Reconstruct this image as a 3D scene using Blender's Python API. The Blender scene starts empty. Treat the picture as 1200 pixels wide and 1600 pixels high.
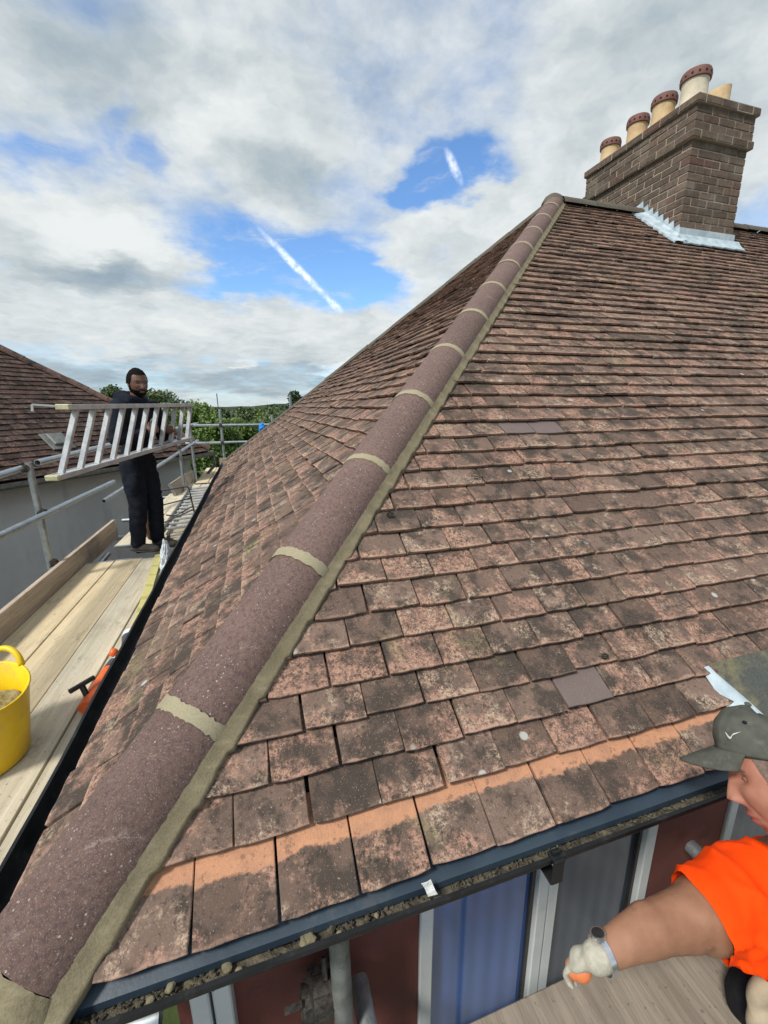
import bpy, bmesh, math, random
import numpy as np
from mathutils import Vector, Matrix, noise
random.seed(7); np.random.seed(7)
R = math.radians
scene = bpy.context.scene
col = scene.collection

# ------------------------------------------------------------------ camera
CAM = Vector((0.5323, -0.6808, 0.9693))
F_PX, PITCH, ROLL, YAW = 656.1, 0.2474, -0.0086, 0.2946
cd = bpy.data.cameras.new('camera'); cam = bpy.data.objects.new('camera', cd); col.objects.link(cam)
cp, sp = math.cos(PITCH), math.sin(PITCH)
FW = Vector((math.sin(YAW)*cp, math.cos(YAW)*cp, -sp)); RT = Vector((math.cos(YAW), -math.sin(YAW), 0)); UP = RT.cross(FW)
RT, UP = RT*math.cos(ROLL)+UP*math.sin(ROLL), -RT*math.sin(ROLL)+UP*math.cos(ROLL)
cam.matrix_world = Matrix(((RT.x, UP.x, -FW.x, CAM.x), (RT.y, UP.y, -FW.y, CAM.y), (RT.z, UP.z, -FW.z, CAM.z), (0, 0, 0, 1)))
cd.sensor_fit = 'VERTICAL'; cd.sensor_height = 24; cd.sensor_width = 18; cd.lens = F_PX/1600*24
cd.clip_start = 0.02; cd.clip_end = 8000
scene.camera = cam
scene.view_settings.view_transform = 'Standard'; scene.view_settings.look = 'None'
scene.view_settings.exposure = 0.95; scene.view_settings.gamma = 1; scene.view_settings.use_curve_mapping = False
scene.render.resolution_x = 768; scene.render.resolution_y = 1024

# ------------------------------------------------------------------ node helper
class NT:
    def __init__(s, tree): s.t = tree; s.n = tree.nodes; s.l = tree.links
    def new(s, typ, **kw):
        n = s.n.new(typ)
        for k, v in kw.items(): setattr(n, k, v)
        return n
    def put(s, sock, v):
        if hasattr(v, 'is_output') or isinstance(v, bpy.types.NodeSocket): s.l.new(v, sock)
        elif v is not None:
            if isinstance(v, (tuple, list)) and len(v) == 3 and sock.type == 'RGBA': v = (*v, 1)
            sock.default_value = v
    def math(s, op, a, b=0.0, c=None, clamp=False):
        n = s.new('ShaderNodeMath', operation=op, use_clamp=clamp); s.put(n.inputs[0], a); s.put(n.inputs[1], b)
        if c is not None: s.put(n.inputs[2], c)
        return n.outputs[0]
    def vmath(s, op, a, b=None, out=0):
        n = s.new('ShaderNodeVectorMath', operation=op); s.put(n.inputs[0], a)
        if b is not None: s.put(n.inputs[1], b)
        return n.outputs[out]
    def noise(s, vec, scale, detail=4, rough=.55, out=0, dist=0):
        n = s.new('ShaderNodeTexNoise'); s.put(n.inputs['Vector'], vec); s.put(n.inputs['Scale'], scale)
        n.inputs['Detail'].default_value = detail; n.inputs['Roughness'].default_value = rough; n.inputs['Distortion'].default_value = dist
        return n.outputs[out]
    def vor(s, vec, scale, feature='F1', out='Distance', rnd=1.0):
        n = s.new('ShaderNodeTexVoronoi', feature=feature); s.put(n.inputs['Vector'], vec); n.inputs['Scale'].default_value = scale
        n.inputs['Randomness'].default_value = rnd
        return n.outputs[out]
    def ramp(s, v, lo, hi, a=0.0, b=1.0, smooth=True):
        n = s.new('ShaderNodeMapRange', interpolation_type='SMOOTHSTEP' if smooth else 'LINEAR'); s.put(n.inputs[0], v)
        for i, x in enumerate((lo, hi, a, b)): n.inputs[i+1].default_value = x
        return n.outputs[0]
    def mix(s, f, a, b, mode='MIX'):
        n = s.new('ShaderNodeMix', data_type='RGBA', blend_type=mode); s.put(n.inputs[0], f); s.put(n.inputs[6], a); s.put(n.inputs[7], b)
        return n.outputs[2]
    def mapping(s, vec, loc=(0, 0, 0), rot=(0, 0, 0), scale=(1, 1, 1), typ='POINT'):
        n = s.new('ShaderNodeMapping', vector_type=typ); s.put(n.inputs[0], vec)
        n.inputs[1].default_value = loc; n.inputs[2].default_value = rot; n.inputs[3].default_value = scale
        return n.outputs[0]

# ------------------------------------------------------------------ world: daylight sky with broken cloud
SUN_AZ, SUN_EL = R(-120), R(50)          # azimuth from +Y towards +X
w = bpy.data.worlds.new('World'); scene.world = w; w.use_nodes = True
W = NT(w.node_tree); W.n.clear()
sky = W.new('ShaderNodeTexSky', sky_type='NISHITA'); sky.sun_disc = False; sky.sun_elevation = SUN_EL; sky.sun_rotation = SUN_AZ
sky.air_density = 1.0; sky.dust_density = 0.6; sky.ozone_density = 1.6
tc = W.new('ShaderNodeTexCoord').outputs['Generated']
sx = W.new('ShaderNodeSeparateXYZ'); W.put(sx.inputs[0], W.vmath('NORMALIZE', tc))
az = W.math('MULTIPLY', W.math('ARCTAN2', sx.outputs[0], sx.outputs[1]), 57.29578)
el = W.math('MULTIPLY', W.math('ARCSINE', sx.outputs[2]), 57.29578)
cmb = W.new('ShaderNodeCombineXYZ'); W.put(cmb.inputs[0], az); W.put(cmb.inputs[1], el)
AE = cmb.outputs[0]
# cloud-deck coordinates: a flat layer seen in perspective
zc = W.math('ADD', W.math('MAXIMUM', sx.outputs[2], 0.0), 0.16)
pc = W.new('ShaderNodeCombineXYZ'); W.put(pc.inputs[0], W.math('DIVIDE', sx.outputs[0], zc)); W.put(pc.inputs[1], W.math('DIVIDE', sx.outputs[1], zc))
PL = pc.outputs[0]
wn = W.new('ShaderNodeTexNoise'); W.put(wn.inputs['Vector'], PL); wn.inputs['Scale'].default_value = 2.6; wn.inputs['Detail'].default_value = 5; wn.inputs['Roughness'].default_value = .6
wv = W.vmath('SCALE', W.vmath('SUBTRACT', wn.outputs['Color'], (.5, .5, .5))); wv.node.inputs['Scale'].default_value = 12.5
wz = W.vmath('MULTIPLY', wv, (1, .55, 0))
AEW = W.vmath('ADD', AE, wz)
def blobs(lst, base, vec):
    acc = base
    for (a, e, ra, re, rot, amp) in lst:
        m = W.mapping(vec, (a, e, 0), (0, 0, R(rot)), (ra, re, 1), 'TEXTURE')
        d = W.vmath('LENGTH', m, out='Value')
        acc = W.math('ADD', acc, W.ramp(d, 1.25, 0.25, 0.0, amp))
    return acc
n1 = W.noise(PL, 1.5, 8, .58); n2 = W.noise(W.mapping(PL, (3.1, 7.7, 0)), 5.5, 6, .6)
cov = W.math('ADD', W.math('MULTIPLY', n1, 1.1), W.math('MULTIPLY', n2, .45))
cov = W.math('ADD', cov, .06)
HOLES = [(6.5, 16.2, 12.5, 4.4, -6, -.70), (13, 14.5, 8, 2.6, 0, -.5), (2, 17, 7, 2, 5, -.2), (0, 13.6, 7, 1.6, 0, -.35), (24, 24.6, 6.0, 2.9, 12, -.9), (20, 23.5, 3, 1.6, 0, -.3), (14, 21.5, 5, 1.6, 15, -.08),
         (-17.5, 23, 4.5, 1.6, 10, -.2), (-8, 23.8, 2.2, 2.0, 60, -.22), (-10, 27.5, 1.6, 5, -20, -.18), (-22, 22, 4, 3, 0, -.15), (2, 24, 9, 3.0, 0, .2),
         (-15, 16, 9, 4.2, 0, .5), (0, 8.5, 30, 3.2, 0, .4), (4, 16.7, 7, .8, -3, .34), (0, 29, 15, 5, 0, .3), (35, 20, 9, 6, 20, .5), (20, 18.5, 7, 2.2, 20, .3), (-18, 29, 6, 5, 0, .2), (45, 30, 16, 10, 0, .4)]
cov = blobs(HOLES, cov, AEW)
mask = W.ramp(cov, .40, 1.0)
# thin wisps inside the gaps
wis = W.noise(W.mapping(AEW, scale=(.10, .42, 1)), 1.0, 7, .62)
mask = W.math('MAXIMUM', mask, W.ramp(wis, .5, .78, 0, .55))
CON = [(6.6, 15.8, 5.6, .48, -41, 1.15), (10.9, 12.0, 1.3, .5, -38, .9), (25.3, 25.0, 1.9, .5, -57, .95)]
AEC = W.vmath('ADD', AE, W.vmath('MULTIPLY', wv, (.05, .05, 0)))
con = blobs(CON, 0.0, AEC)
con = W.math('MULTIPLY', con, W.ramp(W.noise(AE, 1.3, 6, .7), .3, .62, .15, 1))
BR = [(-14, 17.0, 9, 3.0, 0, .34), (-2, 27, 6, 6, 20, .13), (9, 28.5, 7, 4, 0, .10), (-14.5, 12.9, 8, 1.7, 3, -.24), (-10, 13.6, 6, 1.8, 0, -.12), (4, 24.2, 9, 2.2, 0, -.2), (12, 31, 8, 4, 0, -.1),
      (-12, 31, 8, 6, 0, -.22), (-20, 20.5, 6, 1.5, 0, .12), (38, 20, 12, 6, 10, .14), (30, 31, 8, 6, 0, .06), (46, 32, 12, 5, 0, -.1), (20, 20, 9, 1.6, 20, .14),
      (0, 9.0, 30, 2.6, 0, .10), (0, 3.0, 60, 2.2, 0, -.30), (12, 4.6, 3, 1.1, 15, .42), (9.5, 4.0, 2, .8, 0, .22), (-1, 5.0, 2.2, .6, 0, .2), (24, 12, 10, 5, 0, .1)]
vb = blobs(BR, .55, AEW)
n3 = W.noise(W.mapping(AEW, scale=(.17, .27, 1)), 1.0, 7, .56)
vb = W.math('ADD', vb, W.math('MULTIPLY', W.math('SUBTRACT', n3, .5), .60))
vb = W.math('ADD', vb, W.math('MULTIPLY', W.math('SUBTRACT', n2, .5), .35))
vb = W.math('ADD', vb, W.math('MULTIPLY', W.math('SUBTRACT', .9, cov), .12))
cc = W.mix(W.ramp(vb, -.05, .45), (.19, .27, .36), (.40, .46, .49))
cc = W.mix(W.ramp(vb, .30, .80), cc, (.70, .73, .73))
cc = W.vmath('SCALE', cc); cc.node.inputs['Scale'].default_value = 6.3       # in units of the strength-0.1 background
hz = W.ramp(el, 14, 0, 0, .35)
skc = W.mix(hz, W.mix(1.0, sky.outputs[0], (.70, .92, 1.12), 'MULTIPLY'), (3.3, 4.1, 5.0))
out = W.mix(mask, skc, cc)
out = W.mix(W.math('MULTIPLY', con, .68, clamp=True), out, (6.6, 6.9, 7.1))
bg = W.new('ShaderNodeBackground'); bg.inputs[1].default_value = 0.1; W.put(bg.inputs[0], out)
wo = W.new('ShaderNodeOutputWorld'); W.l.new(bg.outputs[0], wo.inputs[0])
w.cycles.sampling_method = 'MANUAL'; w.cycles.sample_map_resolution = 512
# ------------------------------------------------------------------ sun (soft, through thin cloud)
sd = bpy.data.lights.new('sun', 'SUN'); sun = bpy.data.objects.new('sun', sd); col.objects.link(sun)
sd.energy = 2.0; sd.angle = R(9); sd.color = (1, .96, .9)
dirv = Vector((math.sin(SUN_AZ)*math.cos(SUN_EL), math.cos(SUN_AZ)*math.cos(SUN_EL), math.sin(SUN_EL)))
sun.rotation_euler = dirv.to_track_quat('Z', 'Y').to_euler()

# ------------------------------------------------------------------ materials
def mat(name, build, rough=.8, metal=0.0, bump=None, spec=.5, **kw):
    m = bpy.data.materials.new(name); m.use_nodes = True; t = NT(m.node_tree); t.n.clear()
    b = t.new('ShaderNodeBsdfPrincipled'); o = t.new('ShaderNodeOutputMaterial'); t.l.new(b.outputs[0], o.inputs[0])
    t.pos = t.new('ShaderNodeNewGeometry').outputs['Position']
    t.obj = t.new('ShaderNodeTexCoord').outputs['Object']
    t.rnd = None
    def rnd():
        if t.rnd is None:
            a = t.new('ShaderNodeAttribute', attribute_name='rnd').outputs['Fac']; r = t.new('ShaderNodeObjectInfo').outputs['Random']
            t.rnd = t.math('FRACT', t.math('ADD', a, r))
        return t.rnd
    t.rand = rnd
    r = build(t)
    c, ro, bu = (r if isinstance(r, tuple) and len(r) == 3 and not isinstance(r[0], (int, float)) else (r, None, None))
    t.put(b.inputs['Base Color'], c); t.put(b.inputs['Roughness'], ro if ro is not None else rough); b.inputs['Metallic'].default_value = metal
    b.inputs['Specular IOR Level'].default_value = spec
    for k, v in kw.items(): b.inputs[k].default_value = v
    if bu is not None:
        n = t.new('ShaderNodeBump'); n.inputs['Strength'].default_value = bump[0]; n.inputs['Distance'].default_value = bump[1]
        t.put(n.inputs['Height'], bu); t.l.new(n.outputs[0], b.inputs['Normal'])
    return m
def hsv_var(t, c, r, v=.35):
    k = t.ramp(r, 0, 1, 1-v, 1+v, False)
    n = t.vmath('SCALE', c); t.put(n.node.inputs['Scale'], k); return n

def tile_build(fresh=False, dark=1.0, tint=(1, 1, 1), coarse=1.0):
    def b(t):
        r = t.rand()
        pos = t.vmath('ADD', t.pos, t.vmath('SCALE', (1, 1, 1)))
        off = t.new('ShaderNodeCombineXYZ'); t.put(off.inputs[0], t.math('MULTIPLY', r, 13.7)); t.put(off.inputs[1], t.math('MULTIPLY', r, 7.1)); t.put(off.inputs[2], t.math('MULTIPLY', r, 3.3))
        p2 = t.vmath('ADD', t.pos, off.outputs[0])
        big = t.noise(t.pos, 2.2, 3); mid = t.noise(p2, 14*coarse, 5, .62); fine = t.noise(p2, 85*coarse, 6, .74); grit = t.noise(p2, 260*coarse, 3, .7)
        r2 = t.math('FRACT', t.math('MULTIPLY', r, 17.31)); r3 = t.math('FRACT', t.math('MULTIPLY', r, 39.7))
        tv = t.new('ShaderNodeAttribute', attribute_name='tv').outputs['Fac']
        tail = t.ramp(tv, .045, .0, 0, 1)
        c = t.mix(r2, (.120, .079, .060), (.200, .135, .104))
        c = t.mix(t.ramp(r3, .45, 1, 0, .85), c, (.112, .078, .062))
        c = t.mix(t.ramp(t.math('ADD', mid, t.math('MULTIPLY', t.math('SUBTRACT', big, .5), .55)), .43, .60, 0, .85), c, (.052, .042, .034))
        # pink-orange worn clay and cream lichen crust, in patches and along the tail
        wr = t.noise(t.vmath('ADD', p2, (5, 3, 1)), 10*coarse, 6, .68); li = t.noise(t.vmath('ADD', p2, (9, 2, 4)), 15*coarse, 6, .66)
        crust = t.math('ADD', t.math('MULTIPLY', fine, .62), t.math('MULTIPLY', grit, .38))
        pw = t.math('ADD', t.math('ADD', wr, t.math('MULTIPLY', t.math('SUBTRACT', r3, .5), .20)), t.math('MULTIPLY', tail, .07))
        c = t.mix(t.math('MULTIPLY', t.ramp(pw, .49, .67), t.ramp(crust, .43, .58, .12, .95)), c, t.mix(wr, (.36, .185, .125), (.50, .30, .215)))
        pl_ = t.math('ADD', t.math('ADD', li, t.math('MULTIPLY', t.math('SUBTRACT', r2, .5), .16)), t.math('MULTIPLY', tail, .05))
        c = t.mix(t.math('MULTIPLY', t.ramp(pl_, .54, .71), t.ramp(crust, .46, .58, .05, .95)), c, (.47, .355, .25))
        ye = t.noise(t.vmath('ADD', t.pos, (2, 8, 1)), 3.2, 5, .62)
        c = t.mix(t.math('MULTIPLY', t.ramp(ye, .61, .74, 0, .6), t.ramp(crust, .42, .56)), c, (.30, .265, .12))
        ed = t.math('SUBTRACT', .007, t.math('ADD', tv, t.math('MULTIPLY', t.math('SUBTRACT', mid, .5), .05)))
        c = t.mix(t.math('MULTIPLY', t.ramp(ed, 0, .006), t.ramp(r2, 0, 1, .2, .8)), c, (.42, .26, .19))
        # scattered pits and pale grit
        c = t.mix(t.ramp(fine, .46, .34, 0, .65), c, (.030, .024, .020))
        c = t.mix(t.ramp(grit, .60, .72, 0, .7), c, (.50, .41, .31))
        sp = t.vor(p2, 9*coarse); sv_ = t.math('ADD', sp, t.math('MULTIPLY', t.math('SUBTRACT', fine, .5), .12))
        c = t.mix(t.math('MULTIPLY', t.ramp(sv_, .13, .08, 0, .85), t.ramp(t.noise(p2, 2.6, 2), .53, .6)), c, (.46, .45, .40))
        if fresh:
            s = t.new('ShaderNodeSeparateXYZ'); t.put(s.inputs[0], t.obj)
            wob = t.noise(p2, 22, 5, .7)
            e = t.math('ADD', s.outputs[1], t.math('MULTIPLY', t.math('SUBTRACT', wob, .5), .05))
            e = t.math('SUBTRACT', e, t.math('MULTIPLY', t.math('SUBTRACT', r2, .4), .022)); stn = t.noise(p2, 34, 5, .7)
            oc = t.mix(t.ramp(wob, .35, .7), (.56, .28, .155), (.42, .22, .135)); oc = t.mix(t.ramp(stn, .56, .66, 0, .7), oc, (.19, .11, .075)); oc = t.mix(t.ramp(t.noise(p2, 160, 3), .6, .7, 0, .5), oc, (.30, .15, .10))
            c = t.mix(t.ramp(e, .096, .104, 0, .93), c, oc)
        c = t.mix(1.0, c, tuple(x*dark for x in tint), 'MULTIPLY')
        h = t.math('ADD', t.math('MULTIPLY', fine, .55), t.math('ADD', t.math('MULTIPLY', grit, .5), t.math('MULTIPLY', mid, .5)))
        return (c, .92, h)
    return b
M = {}
M['tile'] = mat('clay_tile', tile_build(), bump=(.85, .004), spec=.25)
M['tile_eave'] = mat('clay_tile_eave', tile_build(True), bump=(.85, .004), spec=.25)
M['tile_new'] = mat('replacement_tile', lambda t: (lambda n, f: (t.mix(t.ramp(f, .62, .72, 0, .7), t.mix(n, (.135, .100, .090), (.17, .128, .115)), (.4, .34, .30)), .8, f))(t.noise(t.pos, 20, 4), t.noise(t.pos, 260, 3, .7)), bump=(.4, .002), spec=.3)
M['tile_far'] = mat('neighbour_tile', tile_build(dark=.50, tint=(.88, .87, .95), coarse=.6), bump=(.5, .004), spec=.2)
def hipc(t):
    n = t.noise(t.pos, 5, 4); g = t.noise(t.pos, 330, 4, .75); g2 = t.noise(t.pos, 95, 4, .7)
    c = t.mix(n, (.120, .073, .060), (.185, .118, .096))
    c = hsv_var(t, c, t.rand(), .18)
    c = t.mix(t.ramp(g2, .56, .36, 0, .55), c, (.058, .038, .040))
    c = t.mix(t.ramp(g, .56, .66, 0, .8), c, (.40, .32, .29))
    v = t.vor(t.pos, 70); c = t.mix(t.math('MULTIPLY', t.ramp(v, .17, .09), t.ramp(t.noise(t.pos, 9, 3), .38, .56)), c, (.46, .41, .36))
    c = t.mix(t.math('MULTIPLY', t.ramp(t.noise(t.pos, 13, 6, .7), .62, .74), t.ramp(g2, .4, .6)), c, (.30, .235, .19))
    sm = t.noise(t.mapping(t.pos, rot=(0, .6, .78), scale=(4, 26, 9)), 1, 6, .72); c = t.mix(t.math('MULTIPLY', t.ramp(sm, .60, .72, 0, .75), t.ramp(g2, .38, .55)), c, (.34, .275, .225))
    return (c, .85, t.math('ADD', g, t.math('MULTIPLY', g2, .8)))
M['hip'] = mat('hip_concrete', hipc, bump=(.8, .003), spec=.35)
def mort(t):
    n = t.noise(t.pos, 9, 5, .6); g = t.noise(t.pos, 240, 4, .7); st = t.noise(t.mapping(t.pos, rot=(0, 0, .7), scale=(18, 60, 18)), 1, 4, .6)
    c = t.mix(n, (.165, .135, .078), (.270, .228, .142)); c = t.mix(t.ramp(g, .55, .35, 0, .4), c, (.11, .09, .045))
    c = t.mix(t.ramp(st, .5, .68, 0, .35), c, (.34, .30, .19))
    return (c, .85, t.math('ADD', t.math('MULTIPLY', g, .5), st))
M['mortar'] = mat('fresh_mortar', mort, bump=(.7, .005), spec=.3)
def pale(t):
    n = t.noise(t.pos, 9, 5, .6); g = t.noise(t.pos, 240, 4, .7)
    return (t.mix(t.ramp(g, .55, .35, 0, .35), t.mix(n, (.29, .25, .155), (.38, .335, .225)), (.15, .13, .07)), .85, g)
M['joint'] = mat('joint_mortar', pale, bump=(.5, .003), spec=.3)
def ridge(t):
    n = t.noise(t.pos, 9, 6, .65); g = t.noise(t.pos, 60, 4, .7)
    return (t.mix(t.ramp(n, .4, .65), t.mix(g, (.075, .062, .05), (.15, .125, .10)), (.12, .115, .085)), .95, g)
M['ridge'] = mat('weathered_ridge', ridge, bump=(.8, .006), spec=.2)
def brick(t):
    r = t.rand(); r2 = t.math('FRACT', t.math('MULTIPLY', r, 23.1))
    n = t.noise(t.pos, 28, 5, .65); g = t.noise(t.pos, 150, 4, .7); b = t.noise(t.pos, 2.4, 3)
    c = t.mix(r, (.105, .078, .058), (.185, .132, .098)); c = t.mix(t.ramp(r2, .82, .98, 0, .6), c, (.17, .085, .066))
    c = t.mix(t.ramp(n, .45, .7, 0, .7), c, (.050, .042, .036)); c = t.mix(t.ramp(g, .58, .72, 0, .5), c, (.34, .30, .235))
    c = t.mix(t.ramp(b, .5, .72, 0, .4), c, (.27, .245, .19))
    return (c, .95, t.math('ADD', g, n))
M['brick'] = mat('stock_brick', brick, bump=(.8, .005), spec=.2)
M['brick_mortar'] = mat('brick_mortar', lambda t: (t.mix(t.noise(t.pos, 25, 5, .7), (.26, .225, .17), (.48, .43, .34)), .95, t.noise(t.pos, 160, 4, .7)), bump=(.8, .004), spec=.2)
def simple(name, a, b, scale=8, rough=.7, metal=0, bump=(.3, .002), fine=120, spec=.5, dirt=None, **kw):
    def bd(t):
        n = t.noise(t.pos, scale, 5, .62); g = t.noise(t.pos, fine, 3, .65)
        c = t.mix(t.ramp(n, .3, .7), a, b)
        if dirt: c = t.mix(t.ramp(t.noise(t.vmath('ADD', t.pos, (4, 4, 4)), scale*1.7, 6, .7), .54, .68, 0, dirt[1]), c, dirt[0])
        return (c, t.ramp(n, .2, .8, max(0.02, rough-.1), min(1, rough+.12), False), t.math('ADD', n, t.math('MULTIPLY', g, .4)))
    return mat(name, bd, rough=rough, metal=metal, bump=bump, spec=spec, **kw)
M['pot'] = simple('buff_clay_pot', (.50, .34, .17), (.64, .47, .27), 6, .8, dirt=((.25, .20, .13), .4))
M['pot_pale'] = simple('pale_clay_pot', (.52, .46, .34), (.66, .58, .44), 8, .85, dirt=((.26, .24, .19), .5))
M['capred'] = simple('red_clay_vent', (.13, .055, .042), (.20, .088, .066), 14, .75)
M['black'] = simple('black_void', (.01, .01, .01), (.015, .013, .012), 14, .95)
M['lead'] = simple('lead_flashing', (.33, .41, .45), (.52, .60, .63), 9, .45, bump=(.5, .006), dirt=((.28, .33, .36), .5))
M['gutter'] = simple('black_gutter_plastic', (.008, .009, .009), (.016, .017, .018), 12, .42, dirt=((.06, .055, .045), .35), spec=.25)
M['tray'] = simple('eaves_tray_plastic', (.020, .034, .050), (.030, .050, .070), 5, .38, dirt=((.11, .115, .11), .28))
M['moss'] = simple('gutter_moss', (.035, .030, .022), (.135, .115, .075), 40, .95, bump=(1, .01), fine=200)
M['crumb'] = simple('mortar_crumb', (.15, .13, .075), (.26, .23, .14), 30, .95)
def render_wall(t):
    n = t.noise(t.pos, 1.1, 6, .62); g = t.noise(t.pos, 150, 3, .7); st = t.noise(t.mapping(t.pos, scale=(3, 3, .7)), 1.3, 5, .6)
    c = t.mix(t.ramp(n, .3, .7), (.56, .58, .565), (.68, .70, .68)); c = t.mix(t.ramp(st, .5, .75, 0, .5), c, (.36, .375, .365))
    return (c, .95, g)
M['render'] = mat('grey_render', render_wall, bump=(.6, .004), spec=.2)
M['maroon'] = simple('maroon_masonry_paint', (.105, .026, .020), (.150, .040, .030), 3, .8, fine=90, bump=(.5, .004), dirt=((.06, .02, .016), .5))
M['upvc'] = simple('white_window_plastic', (.50, .52, .53), (.60, .62, .62), 3, .35, dirt=((.36, .37, .35), .4), bump=(.05, .001))
def glassf(dark, blue):
    def b(t):
        wv = t.math('SINE', t.math('MULTIPLY', t.new('ShaderNodeSeparateXYZ').outputs[0], 1))
        s = t.new('ShaderNodeSeparateXYZ'); t.put(s.inputs[0], t.pos)
        f = t.math('ADD', t.math('MULTIPLY', t.math('SINE', t.math('MULTIPLY', s.outputs[0], 95)), .5), .5)
        c = t.mix(t.math('MULTIPLY', f, .5), dark, blue); c = t.mix(t.ramp(t.noise(t.pos, 6, 4), .4, .7, 0, .4), c, dark)
        return (c, .05, None)
    return b
M['glass_blue'] = mat('window_blue_curtain', glassf((.040, .090, .26), (.075, .155, .42)), spec=.9)
M['glass_dark'] = mat('window_dark', glassf((.040, .052, .072), (.085, .10, .13)), spec=.5)
M['red_int'] = simple('dark_red', (.09, .02, .016), (.12, .03, .024), 3)
def wood(a, b, var=.22, stain=(.16, .135, .095), st=.5):
    def f(t):
        r = t.rand(); o = t.new('ShaderNodeCombineXYZ'); t.put(o.inputs[0], t.math('MULTIPLY', r, 9)); t.put(o.inputs[1], t.math('MULTIPLY', r, 31))
        p = t.vmath('ADD', t.obj, o.outputs[0])
        gr = t.noise(t.mapping(p, scale=(42, 2.2, 42)), 1, 5, .65, dist=.6); n = t.noise(p, 2.5, 5, .6); g = t.noise(t.mapping(p, scale=(260, 20, 260)), 1, 3)
        c = t.mix(t.ramp(gr, .3, .7), a, b); c = t.mix(t.ramp(n, .5, .72, 0, st), c, stain)
        c = t.mix(t.ramp(t.noise(t.mapping(p, scale=(1.6, .7, 1)), 5, 6, .75), .56, .70, 0, .45), c, (.13, .115, .085))
        c = t.mix(t.ramp(t.noise(p, 60, 3, .6), .63, .72, 0, .6), c, (.09, .08, .06))
        c = hsv_var(t, c, r, var)
        return (c, .85, t.math('ADD', gr, g))
    return f
M['board_yellow'] = mat('scaffold_board_new', wood((.56, .445, .27), (.70, .57, .37), .07, stain=(.36, .28, .17), st=.3), bump=(.35, .002), spec=.25)
M['board_grey'] = mat('scaffold_board_worn', wood((.48, .42, .30), (.64, .56, .42), .10, stain=(.30, .25, .18)), bump=(.45, .002), spec=.25)
M['board_brown'] = mat('toe_board', wood((.34, .27, .205), (.50, .41, .32), .1), bump=(.6, .003), spec=.25)
M['board_front'] = mat('dusty_board', wood((.21, .175, .135), (.32, .27, .215), .1, stain=(.14, .115, .09)), bump=(.5, .003), spec=.2)
M['galv'] = simple('galvanised_tube', (.36, .39, .40), (.50, .54, .55), 16, .38, .75, bump=(.25, .001), dirt=((.26, .27, .26), .55))
M['galv_worn'] = simple('worn_tube', (.13, .135, .12), (.23, .24, .225), 16, .6, .3, bump=(.4, .002), dirt=((.07, .07, .06), .6))
M['alu'] = simple('ladder_aluminium', (.46, .47, .47), (.60, .61, .61), 12, .45, .55, bump=(.25, .001), dirt=((.30, .29, .26), .6))
M['dark_alu'] = simple('dark_ladder_metal', (.14, .14, .14), (.24, .24, .235), 20, .5, .6)
M['fitting'] = simple('rusty_fitting', (.035, .032, .03), (.10, .085, .07), 60, .6, .5, bump=(.6, .003))
M['yellow'] = simple('yellow_rubber', (.78, .50, .006), (.86, .60, .012), 6, .42, dirt=((.42, .33, .12), .5), bump=(.35, .004))
M['cap_end'] = simple('yellowed_end_cap', (.36, .34, .20), (.50, .48, .32), 26, .6)
M['tape'] = simple('yellow_strip', (.46, .40, .10), (.62, .55, .20), 26, .7, dirt=((.30, .26, .09), .6))
M['mortar_wet'] = simple('wet_mortar', (.20, .16, .07), (.34, .28, .14), 30, .85, bump=(1, .02), fine=90)
M['orange_plastic'] = simple('orange_plastic', (.72, .11, .02), (.80, .16, .03), 20, .4, dirt=((.55, .2, .1), .4))
M['black_plastic'] = simple('black_plastic', (.015, .014, .013), (.03, .026, .024), 30, .45)
M['grey_plastic'] = simple('dark_grey_plastic', (.045, .05, .06), (.07, .075, .085), 30, .45)
M['white_plastic'] = simple('white_plastic', (.62, .64, .64), (.78, .80, .80), 20, .5)
M['bag'] = simple('clear_polythene', (.50, .54, .56), (.72, .76, .78), 25, .28, bump=(.8, .012))
M['blue_bag'] = simple('blue_polythene', (.01, .22, .70), (.02, .30, .82), 12, .4, bump=(.8, .012))
M['navy'] = simple('navy_cloth', (.006, .008, .013), (.013, .016, .026), 20, .9, bump=(.4, .004), spec=.2)
M['black_cloth'] = simple('black_cloth', (.010, .010, .012), (.022, .021, .024), 20, .9, bump=(.4, .004), spec=.2)
M['orange_cloth'] = simple('orange_shirt', (.95, .058, .001), (.98, .075, .002), 5, .85, bump=(.25, .004), spec=.15, fine=900)
M['cap'] = simple('khaki_cap', (.060, .062, .050), (.098, .100, .082), 22, .85, bump=(.45, .002), fine=500, spec=.25, dirt=((.15, .15, .125), .45))
M['logo'] = simple('silver_thread', (.45, .45, .42), (.55, .55, .52), 22, .4)
M['skin_pale'] = simple('ruddy_skin', (.33, .14, .09), (.45, .205, .14), 14, .5, bump=(.35, .0015), fine=260, spec=.4, dirt=((.47, .17, .12), .55))
M['skin_arm'] = simple('tanned_arm', (.24, .112, .062), (.36, .185, .11), 7, .5, bump=(.7, .002), fine=330, spec=.4, dirt=((.15, .07, .045), .6))
M['skin_brown'] = simple('brown_skin', (.12, .058, .036), (.17, .086, .055), 14, .5, bump=(.3, .002))
M['hair_black'] = simple('black_hair', (.006, .005, .005), (.012, .011, .010), 80, .9, bump=(.8, .004), fine=400, spec=.08)
M['hair_arm'] = simple('arm_hair', (.10, .055, .03), (.15, .085, .05), 20, .6)
M['hair_short'] = simple('cropped_grey_hair', (.09, .065, .05), (.20, .135, .105), 90, .8, bump=(.8, .002), fine=500)
M['eye_white'] = simple('eye_white', (.5, .46, .42), (.55, .5, .46), 10, .2)
M['eye_dark'] = simple('eye_iris', (.02, .015, .012), (.03, .02, .015), 10, .15)
M['lip'] = simple('lips', (.42, .13, .11), (.50, .18, .15), 30, .5)
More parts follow.
